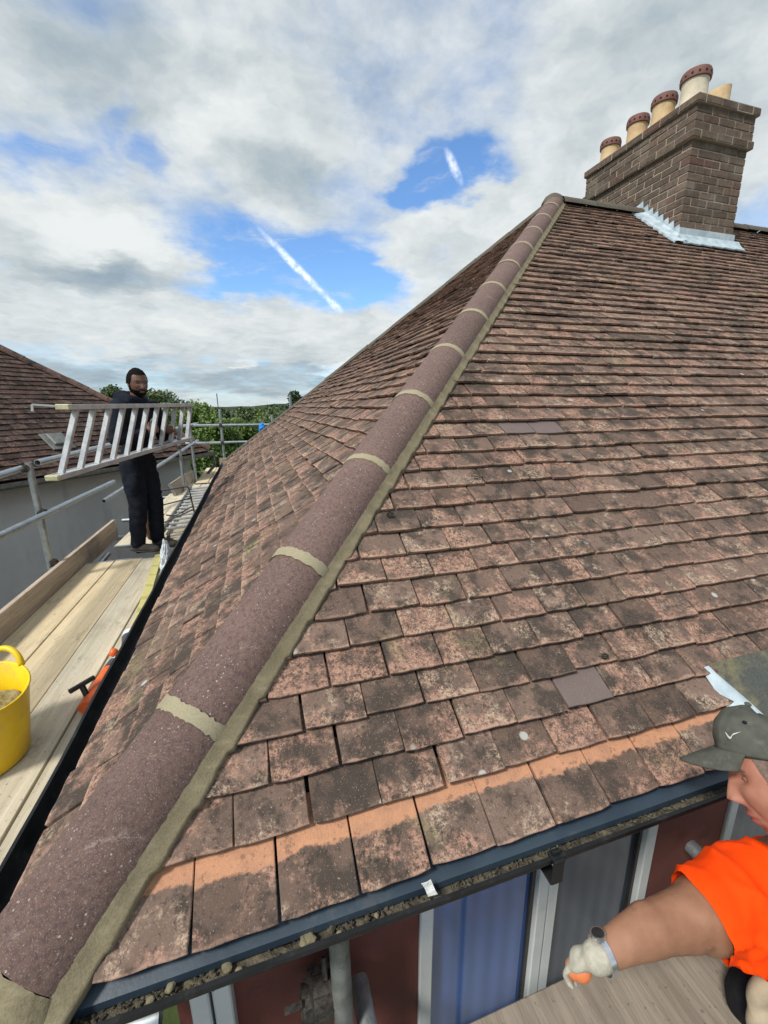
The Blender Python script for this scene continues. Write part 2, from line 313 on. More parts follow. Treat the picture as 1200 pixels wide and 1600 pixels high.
M['steel'] = simple('watch_steel', (.60, .60, .60), (.75, .75, .75), 30, .2, .9)
M['glove_knit'] = simple('grey_knit_glove', (.36, .34, .27), (.48, .45, .36), 60, .9, bump=(.7, .003), fine=500)
M['glove_orange'] = simple('orange_glove_palm', (.62, .16, .05), (.72, .22, .08), 30, .7)
M['suede'] = simple('tan_suede', (.30, .235, .155), (.42, .345, .24), 10, .9, bump=(.5, .004), dirt=((.20, .15, .10), .5))
M['boot'] = simple('brown_boot', (.040, .032, .026), (.080, .065, .050), 20, .8)
M['slate'] = simple('slate_panel', (.060, .072, .090), (.10, .115, .135), 2, .6)
M['white_wall'] = simple('white_fascia', (.50, .52, .52), (.62, .64, .63), 2, .7)
M['paper'] = simple('white_scrap', (.60, .60, .56), (.78, .78, .74), 30, .7, bump=(.6, .005))
def leafm(a, b, d):
    def f(t):
        r = t.rand(); n = t.noise(t.pos, .8, 3)
        c = t.mix(r, a, b); c = t.mix(t.ramp(n, .35, .65, 0, .6), c, d)
        return (c, .6, None)
    return f
M['leaf_mid'] = mat('leaf_mid_green', leafm((.075, .125, .022), (.15, .22, .05), (.09, .155, .03)), spec=.3)
M['leaf_dark'] = mat('leaf_dark_green', leafm((.028, .052, .020), (.06, .095, .038), (.035, .06, .025)), spec=.3)
M['leaf_light'] = mat('leaf_light_green', leafm((.14, .19, .04), (.25, .30, .07), (.17, .22, .05)), spec=.3)
M['leaf_olive'] = mat('leaf_olive_green', leafm((.085, .12, .05), (.17, .21, .09), (.08, .12, .045)), spec=.3)
M['bark'] = simple('bark', (.05, .04, .03), (.09, .075, .055), 9, .95)
def grassm(t):
    n = t.noise(t.pos, .09, 6, .65); n2 = t.noise(t.pos, .9, 5, .6)
    return (t.mix(t.ramp(n2, .3, .7), t.mix(t.ramp(n, .4, .6), (.035, .062, .016), (.075, .10, .035)), (.05, .07, .025)), .95, n2)
M['grass'] = mat('grass_ground', grassm, bump=(.5, .2), spec=.1)
M['forest'] = mat('forest_hill', lambda t: (lambda n, m: (t.mix(t.ramp(n, .35, .65), (.022, .040, .020), (.060, .088, .036)), .95, m))(t.noise(t.pos, .03, 6, .7), t.noise(t.pos, .08, 5, .7)), bump=(1, 6), spec=.1)
M['teal'] = simple('teal_sheet', (.02, .20, .19), (.03, .28, .26), 3, .5)
M['underlay'] = simple('roof_underlay', (.018, .015, .014), (.03, .025, .022), 6, .95)

# ------------------------------------------------------------------ mesh helpers
def tag(o, label=None, cat=None, group=None, kind=None):
    for k, v in (('label', label), ('category', cat), ('group', group), ('kind', kind)):
        if v: o[k] = v
    return o
def empty(name, loc=(0, 0, 0), label=None, cat=None, group=None, parent=None):
    o = bpy.data.objects.new(name, None); col.objects.link(o); o.location = loc; o.empty_display_size = .1
    if parent: o.parent = parent
    return tag(o, label, cat, group)
def link(name, me, m, parent=None, smooth=False):
    if m is not None and not me.materials:
        for x in (m if isinstance(m, list) else [m]): me.materials.append(x)
    if smooth: me.shade_smooth()
    o = bpy.data.objects.new(name, me); col.objects.link(o)
    if parent is not None:
        o.parent = parent
        q = parent; off = Vector((0, 0, 0))
        while q is not None: off += q.location; q = q.parent
        o.location = -off
    return o
def me_from(name, v, f, m=None, smooth=False):
    me = bpy.data.meshes.new(name); me.from_pydata([tuple(x) for x in v], [], [tuple(x) for x in f]); me.update()
    if smooth: me.shade_smooth()
    return me
class MB:
    """collects shapes, links them as one mesh"""
    def __init__(s): s.v = []; s.f = []
    def add(s, v, f):
        n = len(s.v); s.v += [Vector(x) for x in v]; s.f += [tuple(i+n for i in q) for q in f]; return s
    def box(s, a, b, M4=None, bev=0.0):
        (x0, y0, z0), (x1, y1, z1) = a, b
        if bev > 0:
            bm = bmesh.new(); bmesh.ops.create_cube(bm, size=1)
            for v in bm.verts: v.co = Vector(((v.co.x+.5)*(x1-x0)+x0, (v.co.y+.5)*(y1-y0)+y0, (v.co.z+.5)*(z1-z0)+z0))
            bmesh.ops.bevel(bm, geom=bm.edges[:], offset=bev, segments=1, affect='EDGES')
            bm.verts.index_update(); vs = [v.co.copy() for v in bm.verts]; fs = [tuple(v.index for v in q.verts) for q in bm.faces]; bm.free()
        else:
            vs = [Vector(p) for p in ((x0, y0, z0), (x1, y0, z0), (x1, y1, z0), (x0, y1, z0), (x0, y0, z1), (x1, y0, z1), (x1, y1, z1), (x0, y1, z1))]
            fs = [(0, 3, 2, 1), (4, 5, 6, 7), (0, 1, 5, 4), (1, 2, 6, 5), (2, 3, 7, 6), (3, 0, 4, 7)]
        if M4 is not None: vs = [M4 @ v for v in vs]
        return s.add(vs, fs)
    def tube(s, pts, r, n=12, caps=True, hollow=0):
        pts = [Vector(p) for p in pts]; rs = r if isinstance(r, (list, tuple)) else [r]*len(pts)
        rings = []; up = None
        for i, p in enumerate(pts):
            t = (pts[min(i+1, len(pts)-1)]-pts[max(i-1, 0)]).normalized()
            if up is None: up = Vector((0, 0, 1)) if abs(t.z) < .9 else Vector((1, 0, 0))
            a = t.cross(up).normalized(); up = a.cross(t).normalized()
            rings.append([p+(a*math.cos(2*math.pi*k/n)+up*math.sin(2*math.pi*k/n))*rs[i] for k in range(n)])
        v = [q for g in rings for q in g]; f = []
        for i in range(len(pts)-1):
            for k in range(n): f.append((i*n+k, i*n+(k+1) % n, (i+1)*n+(k+1) % n, (i+1)*n+k))
        if caps:
            if hollow:
                L = len(pts)-1; t0 = (pts[1]-pts[0]).normalized(); t1 = (pts[L]-pts[L-1]).normalized(); b = len(v)
                for (c, ring, t) in ((pts[0], rings[0], t0), (pts[L], rings[L], -t1)):
                    base = len(v); src = 0 if c == pts[0] else L*n
                    v += [c+(q-c)*hollow for q in ring]; v += [c+(q-c)*hollow+t*.12 for q in ring]
                    for k in range(n):
                        k2 = (k+1) % n
                        f.append((src+k, src+k2, base+k2, base+k)); f.append((base+k, base+k2, base+n+k2, base+n+k))
                    f.append(tuple(base+n+k for k in range(n)))
            else:
                f.append(tuple(range(n-1, -1, -1))); f.append(tuple((len(pts)-1)*n+k for k in range(n)))
        return s.add(v, f)
    def lathe(s, prof, c=(0, 0, 0), n=24, sx=1, sy=1, M4=None):
        v = []; f = []
        for (r, z) in prof: v += [Vector((r*math.cos(2*math.pi*k/n)*sx, r*math.sin(2*math.pi*k/n)*sy, z)) for k in range(n)]
        for i in range(len(prof)-1):
            for k in range(n): f.append((i*n+k, i*n+(k+1) % n, (i+1)*n+(k+1) % n, (i+1)*n+k))
        f.append(tuple(range(n-1, -1, -1))) if prof[0][0] > 1e-5 else None
        f.append(tuple((len(prof)-1)*n+k for k in range(n))) if prof[-1][0] > 1e-5 else None
        v = [(M4 @ q) if M4 is not None else q+Vector(c) for q in v]
        return s.add(v, f)
    def prism(s, poly, a, b):
        """extrude polygon(list of Vector) from offset vec a to b"""
        n = len(poly); v = [Vector(p)+Vector(a) for p in poly]+[Vector(p)+Vector(b) for p in poly]
        f = [tuple(range(n-1, -1, -1)), tuple(range(n, 2*n))]+[(k, (k+1) % n, n+(k+1) % n, n+k) for k in range(n)]
        return s.add(v, f)
    def mesh(s, name='m'): 
        me = me_from(name, s.v, s.f); bm = bmesh.new(); bm.from_mesh(me); bmesh.ops.recalc_face_normals(bm, faces=bm.faces); bm.to_mesh(me); bm.free(); return me
    def build(s, name, m, parent=None, smooth=False, auto=None):
        me = s.mesh(name)
        if smooth: me.shade_smooth()
        o = link(name, me, m, parent)
        if auto:
            me.shade_smooth(); me.set_sharp_from_angle(angle=R(auto))
        return o
def frame(o, x, y, z):
    return Matrix(((x.x, y.x, z.x, o.x), (x.y, y.y, z.y, o.y), (x.z, y.z, z.z, o.z), (0, 0, 0, 1)))
def visible(p, margin=.15):
    d = p-CAM; z = d.dot(FW)
    if z < .05: return False, 0
    u = d.dot(RT)/z*F_PX/600; v = d.dot(UP)/z*F_PX/800
    return abs(u) < 1+margin and abs(v) < 1+margin, z
def fbm(p, s, o=4): return noise.fractal(Vector(p)*s, 1.0, 2.0, o)

# ------------------------------------------------------------------ ground, hills
TH = 0.6805; GZ = -5.4
g = MB(); 
N = 24; xs = [-3000, -900, -300, -120, -60, -30, 0, 30, 60, 120, 300, 900, 3000]
g.v = [Vector((x, y, GZ + (0 if max(abs(x), abs(y)) < 70 else -6*min(1, (max(abs(x), abs(y))-70)/400)))) for y in xs for x in xs]
n = len(xs); g.f = [(j*n+i, j*n+i+1, (j+1)*n+i+1, (j+1)*n+i) for j in range(n-1) for i in range(n-1)]
tag(g.build('ground', M['grass']), kind='structure')
rdm = MB(); rdm.box((-60, -17, GZ+.004), (60, -9.5, GZ+.012)); 
tag(rdm.build('unseen_road', simple('asphalt', (.045, .045, .047), (.07, .07, .07), 2, .9)), kind='structure')  # unseen street behind the camera, added for its grey reflection in the panes
rdm = MB(); rdm.box((-3, -9.4, GZ+.004), (16, -1.5, GZ+.030)); tag(rdm.build('unseen_driveway', simple('concrete_paving', (.20, .195, .18), (.30, .29, .27), 2, .9)), kind='structure')  # unseen paving, added so the windows reflect grey instead of grass
# long low wooded hill on the horizon
hv = []; hf = []; K = 120
for i in range(K):
    a = R(-70+170*i/(K-1))
    for (d, h) in ((300, -14), (520, -6), (760, 2), (1000, -20)):
        hh = h + (6*noise.noise(Vector((a*6, d*.01, 3)))+3*noise.noise(Vector((a*40, d*.02, 1)))+2.2*noise.noise(Vector((a*160, d, 1))))*(1 if d in (520, 760) else .2)
        hv.append(Vector((math.sin(a)*d, math.cos(a)*d, hh)))
for i in range(K-1):
    for j in range(3): hf.append((i*4+j, i*4+4+j, i*4+5+j, i*4+1+j))
tag(link('hills', me_from('hills', hv, hf), M['forest']), kind='structure')

# ------------------------------------------------------------------ tiles
def clip(poly, a, b, c):
    """keep a*u+b*v+c>=0"""
    out = []
    for i in range(len(poly)):
        p, q = poly[i], poly[(i+1) % len(poly)]; dp = a*p[0]+b*p[1]+c; dq = a*q[0]+b*q[1]+c
        if dp >= 0: out.append(p)
        if (dp >= 0) != (dq >= 0):
            t = dp/(dp-dq); out.append((p[0]+(q[0]-p[0])*t, p[1]+(q[1]-p[1])*t))
    return out
def tattr(me, vals):
    a = me.attributes.new('tv', 'FLOAT', 'POINT'); a.data.foreach_set('value', vals)
def tile_outline(w, h, jit, seed):
    rr = random.Random(seed); pts = []
    def j(s=1): return rr.uniform(-jit, jit)*s
    c = .004
    nb = 5
    pts.append((-w/2+c*rr.random(), 0+c*rr.random()))
    for k in range(1, nb): pts.append((-w/2+w*k/nb, j()))
    pts.append((w/2-c*rr.random(), 0+c*rr.random()))
    pts.append((w/2+j(.4), h*.35)); pts.append((w/2, h)); pts.append((-w/2, h)); pts.append((-w/2+j(.4), h*.35))
    return pts
def tile_verts(poly, thick, slope, camber, bevel=.0022):
    """poly in (u,v) at the tail; returns verts, faces: top, small chamfer, sides"""
    n = len(poly); cx = sum(p[0] for p in poly)/n; cy = sum(p[1] for p in poly)/n
    def top(u, v): return -v*slope - camber*((v-.1)/.1)**2*.5
    v = []
    for (u, w_) in poly:
        d = math.hypot(u-cx, w_-cy)+1e-6; k = 1-bevel/d
        uu, ww = cx+(u-cx)*k, cy+(w_-cy)*k; v.append((uu, ww, top(uu, ww)))
    for (u, w_) in poly: v.append((u, w_, top(u, w_)-bevel*.8))
    for (u, w_) in poly: v.append((u, w_, top(u, w_)-thick))
    f = [tuple(range(n))]
    for i in range(n):
        j = (i+1) % n; f.append((i, i+n, j+n, j)); f.append((i+n, i+2*n, j+2*n, j+n))
    return v, f
def tile_field(parent, O, U, V, rows, gauge, tw, clips, mats, first_ext=0.0, shifts=None, singles=300, seed=1, sname='tiles', thick=.0135, sag=None, urange=None, eave_mat=None, special=None, rowclips=None, jr=1.0, slots=None):
    """a field of plain tiles on plane (O,U,V); the largest-in-view `singles` are objects, the rest one stuff part"""
    N_ = U.cross(V).normalized(); rr = random.Random(seed)
    slope = (thick+.0045)/gauge; L = gauge*1.75
    allt = []
    for r in range(rows):
        s = r*gauge-(first_ext if r == 0 else 0)
        if s > 1e3: break
        sh = (shifts[r] if shifts and r < len(shifts) else rr.uniform(-.02, .02))+(tw/2 if r % 2 else 0)
        k0 = int(math.floor((urange[0]-sh)/tw))-1; k1 = int(math.ceil((urange[1]-sh)/tw))+1
        rowoff = rr.uniform(-.002, .002)
        for k in range(k0, k1):
            u = sh+(k+.5)*tw; h = L+(first_ext if r == 0 else 0)
            jx, jy = rr.gauss(0, .0012)*jr, rr.gauss(0, .0022)*jr+rowoff
            rect = [(u-tw/2, s), (u+tw/2, s), (u+tw/2, s+h), (u-tw/2, s+h)]
            cl = [c for c in clips]
            if rowclips and r in rowclips: cl = cl+rowclips[r]
            q = rect; cut = False
            for (a, b, c) in cl:
                if any(a*p[0]+b*p[1]+c < 0 for p in rect): cut = True
                q = clip(q, a, b, c)
                if len(q) < 3: break
            if len(q) < 3: continue
            ar = abs(sum(q[i][0]*q[(i+1) % len(q)][1]-q[(i+1) % len(q)][0]*q[i][1] for i in range(len(q))))/2
            if ar < tw*h*.04: continue
            lift = rr.uniform(0, .0028)*jr if rr.random() < .8 else rr.uniform(0, .007)*jr
            if sag: lift += sag(u, s)+.004*noise.noise(Vector((u*1.4, r*3.7, seed)))*jr; jy += .0035*noise.noise(Vector((u*1.1, r*5.1, seed+9)))*jr
            c3 = O+U*u+V*s+N_*lift
            vis, z = visible(c3+V*gauge*.5, .08)
            d = (c3-CAM); size = gauge*tw*abs(N_.dot(d.normalized()))/(d.length**2) if vis else -1
            allt.append(dict(u=u+jx, s=s+jy, r=r, k=k, h=h, cl=cl if cut else None, lift=lift, rz=rr.gauss(0, .006)*jr, rx=rr.gauss(0, .004)*jr, size=size, rnd=rr.random()))
    return allt, N_, slope, tw, thick
def emit_tiles(fields, parent, singles, sname, variants=7):
    """fields: list of (tiles, frame info...) sharing one limit of single tiles"""
    pool = [(t, i) for i, fd in enumerate(fields) for t in fd['tiles'] if t['size'] > 0]
    pool.sort(key=lambda x: -x[0]['size']); chosen = set(id(t) for t, i in pool[:singles])
    cache = {}
    sv, sf, sr, smi, stv = [], [], [], [], []
    for fi, fd in enumerate(fields):
        O, U, V, N_ = fd['O'], fd['U'], fd['V'], fd['N']; slope, tw, thick = fd['slope'], fd['tw'], fd['thick']
        for t in fd['tiles']:
            Fm = frame(O+U*t['u']+V*t['s']+N_*t['lift'], U, V, N_) @ Matrix.Rotation(t['rz'], 4, 'Z') @ Matrix.Rotation(t['rx'], 4, 'X')
            m = fd['mat']
            if t['r'] == 0 and fd.get('eave'): m = fd['eave']
            if fd.get('special') and fd['special'](t): m = M['tile_new']
            if id(t) in chosen:
                if t['cl'] is None:
                    key = (fi, random.Random(t['rnd']).randrange(variants), t['r'] == 0, m.name)
                    if key not in cache:
                        pl = tile_outline(tw-.0048, t['h'], .0018, hash(key[:3]) % 9999); v, f = tile_verts(pl, thick, slope, .001)
                        me = me_from('tile', v, f); me.materials.append(m); tattr(me, [p[1] for p in v]); cache[key] = me
                    me = cache[key]
                else:
                    pl = tile_outline(tw-.0048, t['h'], .0018, int(t['rnd']*9999))
                    for (a, b, c) in t['cl']:
                        pl = clip(pl, a, b, c+a*t['u']+b*t['s'])
                        if len(pl) < 3: break
                    if len(pl) < 3: continue
                    v, f = tile_verts(pl, thick, slope, .001); me = me_from('tile', v, f); me.materials.append(m); tattr(me, [p[1] for p in v])
                o = bpy.data.objects.new('tile', me); col.objects.link(o); o.parent = parent
                off = Vector((0, 0, 0)); q = parent
                while q is not None: off += q.location; q = q.parent
                o.matrix_local = Matrix.Translation(-off) @ Fm
            else:
                pl = [(-tw/2+.0024, 0), (0, random.uniform(-.0015, .0015)), (tw/2-.0024, 0), (tw/2-.0024, t['h']), (-tw/2+.0024, t['h'])]
                if t['cl']:
                    for (a, b, c) in t['cl']:
                        pl = clip(pl, a, b, c+a*t['u']+b*t['s'])
                        if len(pl) < 3: break
                if len(pl) < 3: continue
                n = len(pl); b0 = len(sv)
                for (u, w_) in pl: sv.append(Fm @ Vector((u, w_, -w_*slope)))
                for (u, w_) in pl: sv.append(Fm @ Vector((u, w_, -w_*slope-thick)))
                stv += [p[1] for p in pl]*2
                fl = [tuple(b0+i for i in range(n))]+[(b0+i, b0+i+n, b0+(i+1) % n+n, b0+(i+1) % n) for i in range(n)]
                sf += fl; sr += [t['rnd']]*len(fl); smi += [fi]*len(fl)
    me = me_from(sname, sv, sf); 
    for fd in fields: me.materials.append(fd['mat'])
    me.polygons.foreach_set('material_index', smi)
    at = me.attributes.new('rnd', 'FLOAT', 'FACE'); at.data.foreach_set('value', sr); tattr(me, stv)
    o = link(sname, me, None, parent); tag(o, kind='stuff'); return o

# ------------------------------------------------------------------ the house
WD = 7.92; HR = WD/2*math.tan(TH); AX = WD/2; G = .0958; TW = .165
ct, st_ = math.cos(TH), math.sin(TH)
house = empty('tiled_house', (0, 0, GZ), 'house whose plain clay tiled hip roof and brick chimney fill the picture', 'house')
XE = 11.5
rb = MB()   # solid body of the roof under the tiles
d = .075
rb.add([(0, 0, -d), (XE, 0, -d), (XE, WD, -d), (0, WD, -d), (AX, AX, HR-d), (XE, AX, HR-d)],
       [(0, 1, 5, 4), (0, 4, 3), (3, 4, 5, 2), (1, 2, 5), (0, 3, 2, 1)])
roof = rb.build('roof', M['underlay'], house)
Uf, Vf = Vector((1, 0, 0)), Vector((0, ct, st_)); Ul, Vl = Vector((0, -1, 0)), Vector((ct, 0, st_))
SL = HR/st_
rows = int(SL/G)
# front: hip line u = s*ct ; left: u runs from -WD..0 (U=-y): near hip -u >= s*ct -> u<=-s*ct ; far hip -u <= WD - s*ct
shifts = [.34, .34, .34, .345, .345, .335, .33, .33, .34, .345, .35, .35, .34]
def swell(u, s): return .010*noise.noise(Vector((u*.9, s*1.1, 2)))+.004*noise.noise(Vector((u*3, s*3, 5)))
VX = 1.935
rowclips = {0: [(-1, -.25, VX)], 1: [(-1, -.25, VX)]}
ft, Nf, slp, tw, th_ = tile_field(None, Vector((0, 0, 0)), Uf, Vf, rows, G, TW, [(1, -ct, -.02)], None, .039, shifts, urange=(0, XE), seed=3, sag=swell, rowclips=rowclips)
lt, Nl, _, _, _ = tile_field(None, Vector((0, 0, 0)), Ul, Vl, rows, G, TW, [(-1, -ct, -.02), (1, -ct, WD-.0)], None, .030, None, urange=(-WD, 0), seed=5, sag=swell, jr=1.7)
# chimney stands through the roof: leave tiles out under it
CX0, CX1, CY0, CY1 = 5.17, 5.97, 3.36, 4.86
ft = [t for t in ft if not (CX0+.04 < t['u'] < CX1-.04 and CY0+.03 < t['s']*ct)]
def newtile(t): return (t['r'], t['k']) in SPEC
SPEC = {(2, 6), (14, 10), (14, 11)}
fields = [dict(tiles=ft, O=Vector((0, 0, 0)), U=Uf, V=Vf, N=Nf, slope=slp, tw=tw, thick=th_, mat=M['tile'], eave=M['tile_eave'], special=newtile),
          dict(tiles=lt, O=Vector((0, 0, 0)), U=Ul, V=Vl, N=Nl, slope=slp, tw=tw, thick=th_, mat=M['tile'], special=lambda t: t['rnd'] > .9975)]
emit_tiles(fields, roof, 300, 'roof_tiles')

# hip caps
HD = Vector((AX, AX, HR)); HL = HD.length; T = HD.normalized(); Wd = Vector((1, -1, 0)).normalized(); Nn = Wd.cross(T); 
if Nn.z < 0: Nn = -Nn
def hip_section(s, r, lift=0.0, a0=-100, a1=100, n=18, crown=.036, edge=-.060, half=.107):
    pts = []
    for i in range(n+1):
        a = R(a0+(a1-a0)*i/n)/1.0
        x = math.sin(a*.9)*half*r/.12+.012; y = edge+(crown-edge)*(math.cos(a*.9))
        pts.append(T*s+Wd*x+Nn*(y+lift))
    return pts
def hip_tile(name, s0, s1, m, parent, lift=0.0, grow=1.0, thick=.018, jit=.0, a0=-100, a1=100, n=22, m_=10, seed=0):
    rr = random.Random(seed); mb = MB(); rings = []; nn = max(2, m_)
    for k in range(nn+1):
        s = s0+(s1-s0)*k/nn
        g1 = grow*(1+jit*.5*rr.uniform(-1, 1)); rings.append(hip_section(s+(rr.uniform(-1, 1)*jit*.1), .12*g1, lift, a0, a1, n))
    inner = [hip_section(s0+(s1-s0)*k/nn, .12*grow*.86, lift-thick, a0, a1, n) for k in range(nn+1)]
    if jit:
        for rg in (rings[0], rings[-1]):
            for i in range(len(rg)): rg[i] = rg[i]+T*rr.uniform(-1, 1)*jit*.09
    v = [p for r_ in rings for p in r_]+[p for r_ in inner for p in r_]; c = n+1; o_ = (nn+1)*c; f = []
    for k in range(nn):
        for i in range(n):
            f.append((k*c+i, k*c+i+1, (k+1)*c+i+1, (k+1)*c+i)); f.append((o_+k*c+i, o_+(k+1)*c+i, o_+(k+1)*c+i+1, o_+k*c+i+1))
        for i in (0, n): f.append((k*c+i, (k+1)*c+i, o_+(k+1)*c+i, o_+k*c+i))
    for k in (0, nn):
        for i in range(n): f.append((k*c+i, k*c+i+1, o_+k*c+i+1, o_+k*c+i))
    mb.add(v, f); ob = mb.build(name, m, parent, auto=45); return ob
ends = [.035]+[.498+.505*i for i in range(12)]
s = .413; 
while ends[-1] < HL-.1: ends.append(ends[-1]+.5)
for i in range(len(ends)-1):
    a, b = ends[i], min(ends[i+1], HL+.02)
    if a > HL: break
    lf = random.uniform(-.003, .004)
    hip_tile('hip_tile', a+.012, b-.012, M['hip'], roof, lift=lf, seed=i)
    if i: hip_tile('mortar_joint', a-.0165, a+.0165, M['joint'], roof, lift=.0035, grow=1.012, thick=.016, jit=.035, m_=2, n=40, seed=50+i)
# end plug of the lowest hip tile
# mortar bedding down the right of the hip (on the front slope) and the left
def bedding(name, U, V, Npl, sign, w0, w1, m, parent, s0=-.05, s1=None, step=.012, thick=.02, notch=True, seed=1, O=None, hd=None):
    """strip lying on a roof plane along a hip; inner side under the cap, outer edge ragged"""
    rr = random.Random(seed); O = O or Vector((0, 0, 0)); hd = hd or T; s1 = s1 or HL
    X = (U-hd*U.dot(hd)).normalized()*sign
    v = []; f = []; n = int((s1-s0)/step); prof = 6
    for k in range(n+1):
        s = s0+(s1-s0)*k/n; p = O+hd*s
        ss = p.dot(V); q = (ss/G) % 1.0
        wv_ = w1*(1+.035*noise.noise(Vector((s*7, seed, 0)))+.02*noise.noise(Vector((s*40, seed, 4))))
        if notch: wv_ += .009*(.5-q)
        tt = [(w0, .020), (w0+(wv_-w0)*.25, .015), (w0+(wv_-w0)*.55, .011), (w0+(wv_-w0)*.85, .009), (wv_, .006), (wv_+.003, -.02)]
        for i, (a, h) in enumerate(tt):
            hh = h*thick/.02+.0035*noise.noise(Vector((s*55, a*70, seed)))+(-.006*q if notch and i > 1 else 0)
            v.append(p+X*a+Npl*hh)
    for k in range(n):
        for i in range(prof-1): f.append((k*prof+i, k*prof+i+1, (k+1)*prof+i+1, (k+1)*prof+i))
    me = me_from(name, v, f); me.shade_smooth(); bm = bmesh.new(); bm.from_mesh(me); bmesh.ops.recalc_face_normals(bm, faces=bm.faces)
    if sum(fc.normal.dot(Npl) for fc in bm.faces) < 0: bmesh.ops.reverse_faces(bm, faces=bm.faces)
    bm.to_mesh(me); bm.free()
    return link(name, me, m, parent)
bedding('mortar_bedding', Uf, Vf, Nf, 1, .118, .157, M['mortar'], roof, s0=-.03)
bedding('mortar_bedding', Ul, Vl, Nl, -1, .085, .128, M['ridge'], roof, s0=-.10, seed=4, thick=.014)
# mortar closing the foot of the hip
mb = MB(); sec = hip_section(.047, .12, -.002, n=30)
for k, off, sc in ((0, 0, 1.0), (1, -.040, 1.13), (2, -.085, 1.12), (3, -.090, .5)):
    mb.v += [T*(.047+off)+(p-T*.047)*sc+Vector((0, 0, -.014*k))+Vector((random.uniform(-.003, .003), random.uniform(-.003, .003), 0)) for p in sec]
c = len(sec)
for k in range(3):
    for i in range(c-1): mb.f.append((k*c+i, k*c+i+1, (k+1)*c+i+1, (k+1)*c+i))
mb.f.append(tuple(3*c+i for i in range(c)))
mb.build('mortar_plug', M['mortar'], roof, auto=60)
mb = MB()
for (x, y, z, sx_, sy_) in ((.115, -.036, -.034, .08, .022), (.055, -.040, -.038, .05, .022)):
    mb.box((x-sx_/2, y-sy_/2, z-.012), (x+sx_/2, y+sy_/2, z+.008), bev=.004)
mb.build('broken_tile', M['tile_eave'], roof)

# far hip: small weathered caps, ridge caps
FD = Vector((-AX, AX, -HR)).normalized(); APX = Vector((AX, AX, HR))
def cap_run(name, P, D, length, L, half, crown, m, seed=0, parent=None):
    rr = random.Random(seed); Wp = D.cross(Vector((0, 0, 1))).normalized(); Np = Wp.cross(D)
    if Np.z < 0: Np = -Np
    s = 0; k = 0
    while s < length:
        e = min(s+L, length); mb = MB(); lf = rr.uniform(-.006, .006); n = 10; m2 = 3
        for i in range(m2+1):
            ss = s+.0015+(e-s-.003)*i/m2
            for j in range(n+1):
                a = R(-90+180*j/n); mb.v.append(P+D*ss+Wp*math.sin(a)*half+Np*(crown*math.cos(a)-.055+lf+rr.uniform(-.002, .002)))
        for i in range(m2):
            for j in range(n): mb.f.append((i*(n+1)+j, i*(n+1)+j+1, (i+1)*(n+1)+j+1, (i+1)*(n+1)+j))
        b0 = len(mb.v)
        mb.build(name, m, parent or roof, smooth=True); s = e; k += 1
cap_run('hip_tile', APX+Vector((-.05, .05, -.03)), FD, HL-.1, .45, .095, .065, M['ridge'], 3)
cap_run('ridge_tile', APX+Vector((.06, 0, .0)), Vector((1, 0, 0)), CX0-AX-.06, .45, .125, .09, M['ridge'], 4)
cap_run('ridge_tile', Vector((CX1, AX, HR)), Vector((1, 0, 0)), XE-CX1, .45, .125, .09, M['ridge'], 6)
# apex saddle
mb = MB(); mb.lathe([(.001, .05), (.05, .045), (.09, .02), (.12, -.03), (.13, -.06)], c=tuple(APX), n=18); mb.build('apex_mortar', M['ridge'], roof, smooth=True)

# chimney
chim = empty('chimney', (0, 0, 0), parent=house); chim.location = (CX0, CY0, 0)
BH, BL, BW = .065, .215, .1025; MJ = .010
ZT = 4.03-.0  # top
core = MB(); ins = .006
core.box((CX0+ins, CY0+ins, 2.45), (CX1-ins, CY1-ins, ZT-.02))
nrow = int((ZT-2.55)/.075); 
brm = []
def band(r):   # corbels, r counted from the top
    return .045 if r == 0 else (.030 if r in (1,) else (.0 if r > 4 else (.024 if r == 4 else .006)))
cor = MB()
bricks = []
rrb = random.Random(8)
for r in range(nrow):
    z1 = ZT-r*.075-.003; z0 = z1-BH; o = {0: .048, 1: .022, 2: .022, 3: .022, 4: .040}.get(r, 0.0)
    x0, x1, y0, y1 = CX0-o, CX1+o, CY0-o, CY1+o
    if o: core.box((x0+ins, y0+ins, z0-.004), (x1-ins, y1-ins, z1+.004))
    def run(a, b, first):
        out = []; p = a; l = first
        while p < b-.02:
            e = min(p+l, b); 
            if b-e < .05: e = b
            out.append((p, e)); p = e+MJ; l = BL if l == BL or rrb.random() < .5 else BL
        return out
    odd = r % 2
    # front face (facing -y): full length incl. corners; side faces between
    for (a, b) in run(x0, x1, BL if odd else BW):
        if r >= nrow: continue
        bricks.append(((a, y0, z0), (b, y0+(BL if (a == x0 and not odd) else BW), z1)))
    for (a, b) in run(y0+(BL if not odd else BW)+MJ, y1, BL):
        ym = (a+b)/2
        if z1 > min(ym, WD-ym)*math.tan(TH)-.10: bricks.append(((x0, a, z0), (x0+BW, b, z1)))
for (a, b) in bricks:
    cx = [(a[i]+b[i])/2 for i in range(3)]; hx = [(b[i]-a[i])/2 for i in range(3)]
    mb = MB(); j = rrb.gauss(0, .0015)
    mb.box([-h for h in hx], hx, Matrix.Translation(Vector(cx)+Vector((j, rrb.gauss(0, .0015), rrb.gauss(0, .001)))) @ Matrix.Rotation(rrb.gauss(0, .006), 4, 'Z'), bev=.004)
    me = mb.mesh('brick'); c0 = Vector(cx)
    for v in me.vertices: v.co -= c0
    me.materials.append(M['brick']); ob = bpy.data.objects.new('brick', me); col.objects.link(ob); ob.parent = chim
    ob.location = c0-Vector((CX0, CY0, 0))-Vector((0, 0, GZ))
core.build('mortar_core', M['brick_mortar'], chim)
chim_fl = MB(); chim_fl.box((CX0+.02, CY0+.02, ZT-.02), (CX1-.02, CY1-.02, ZT+.035), bev=.02)
for i, (yy, mm) in enumerate(()): pass
chim_fl.build('flaunching', M['brick_mortar'], chim)

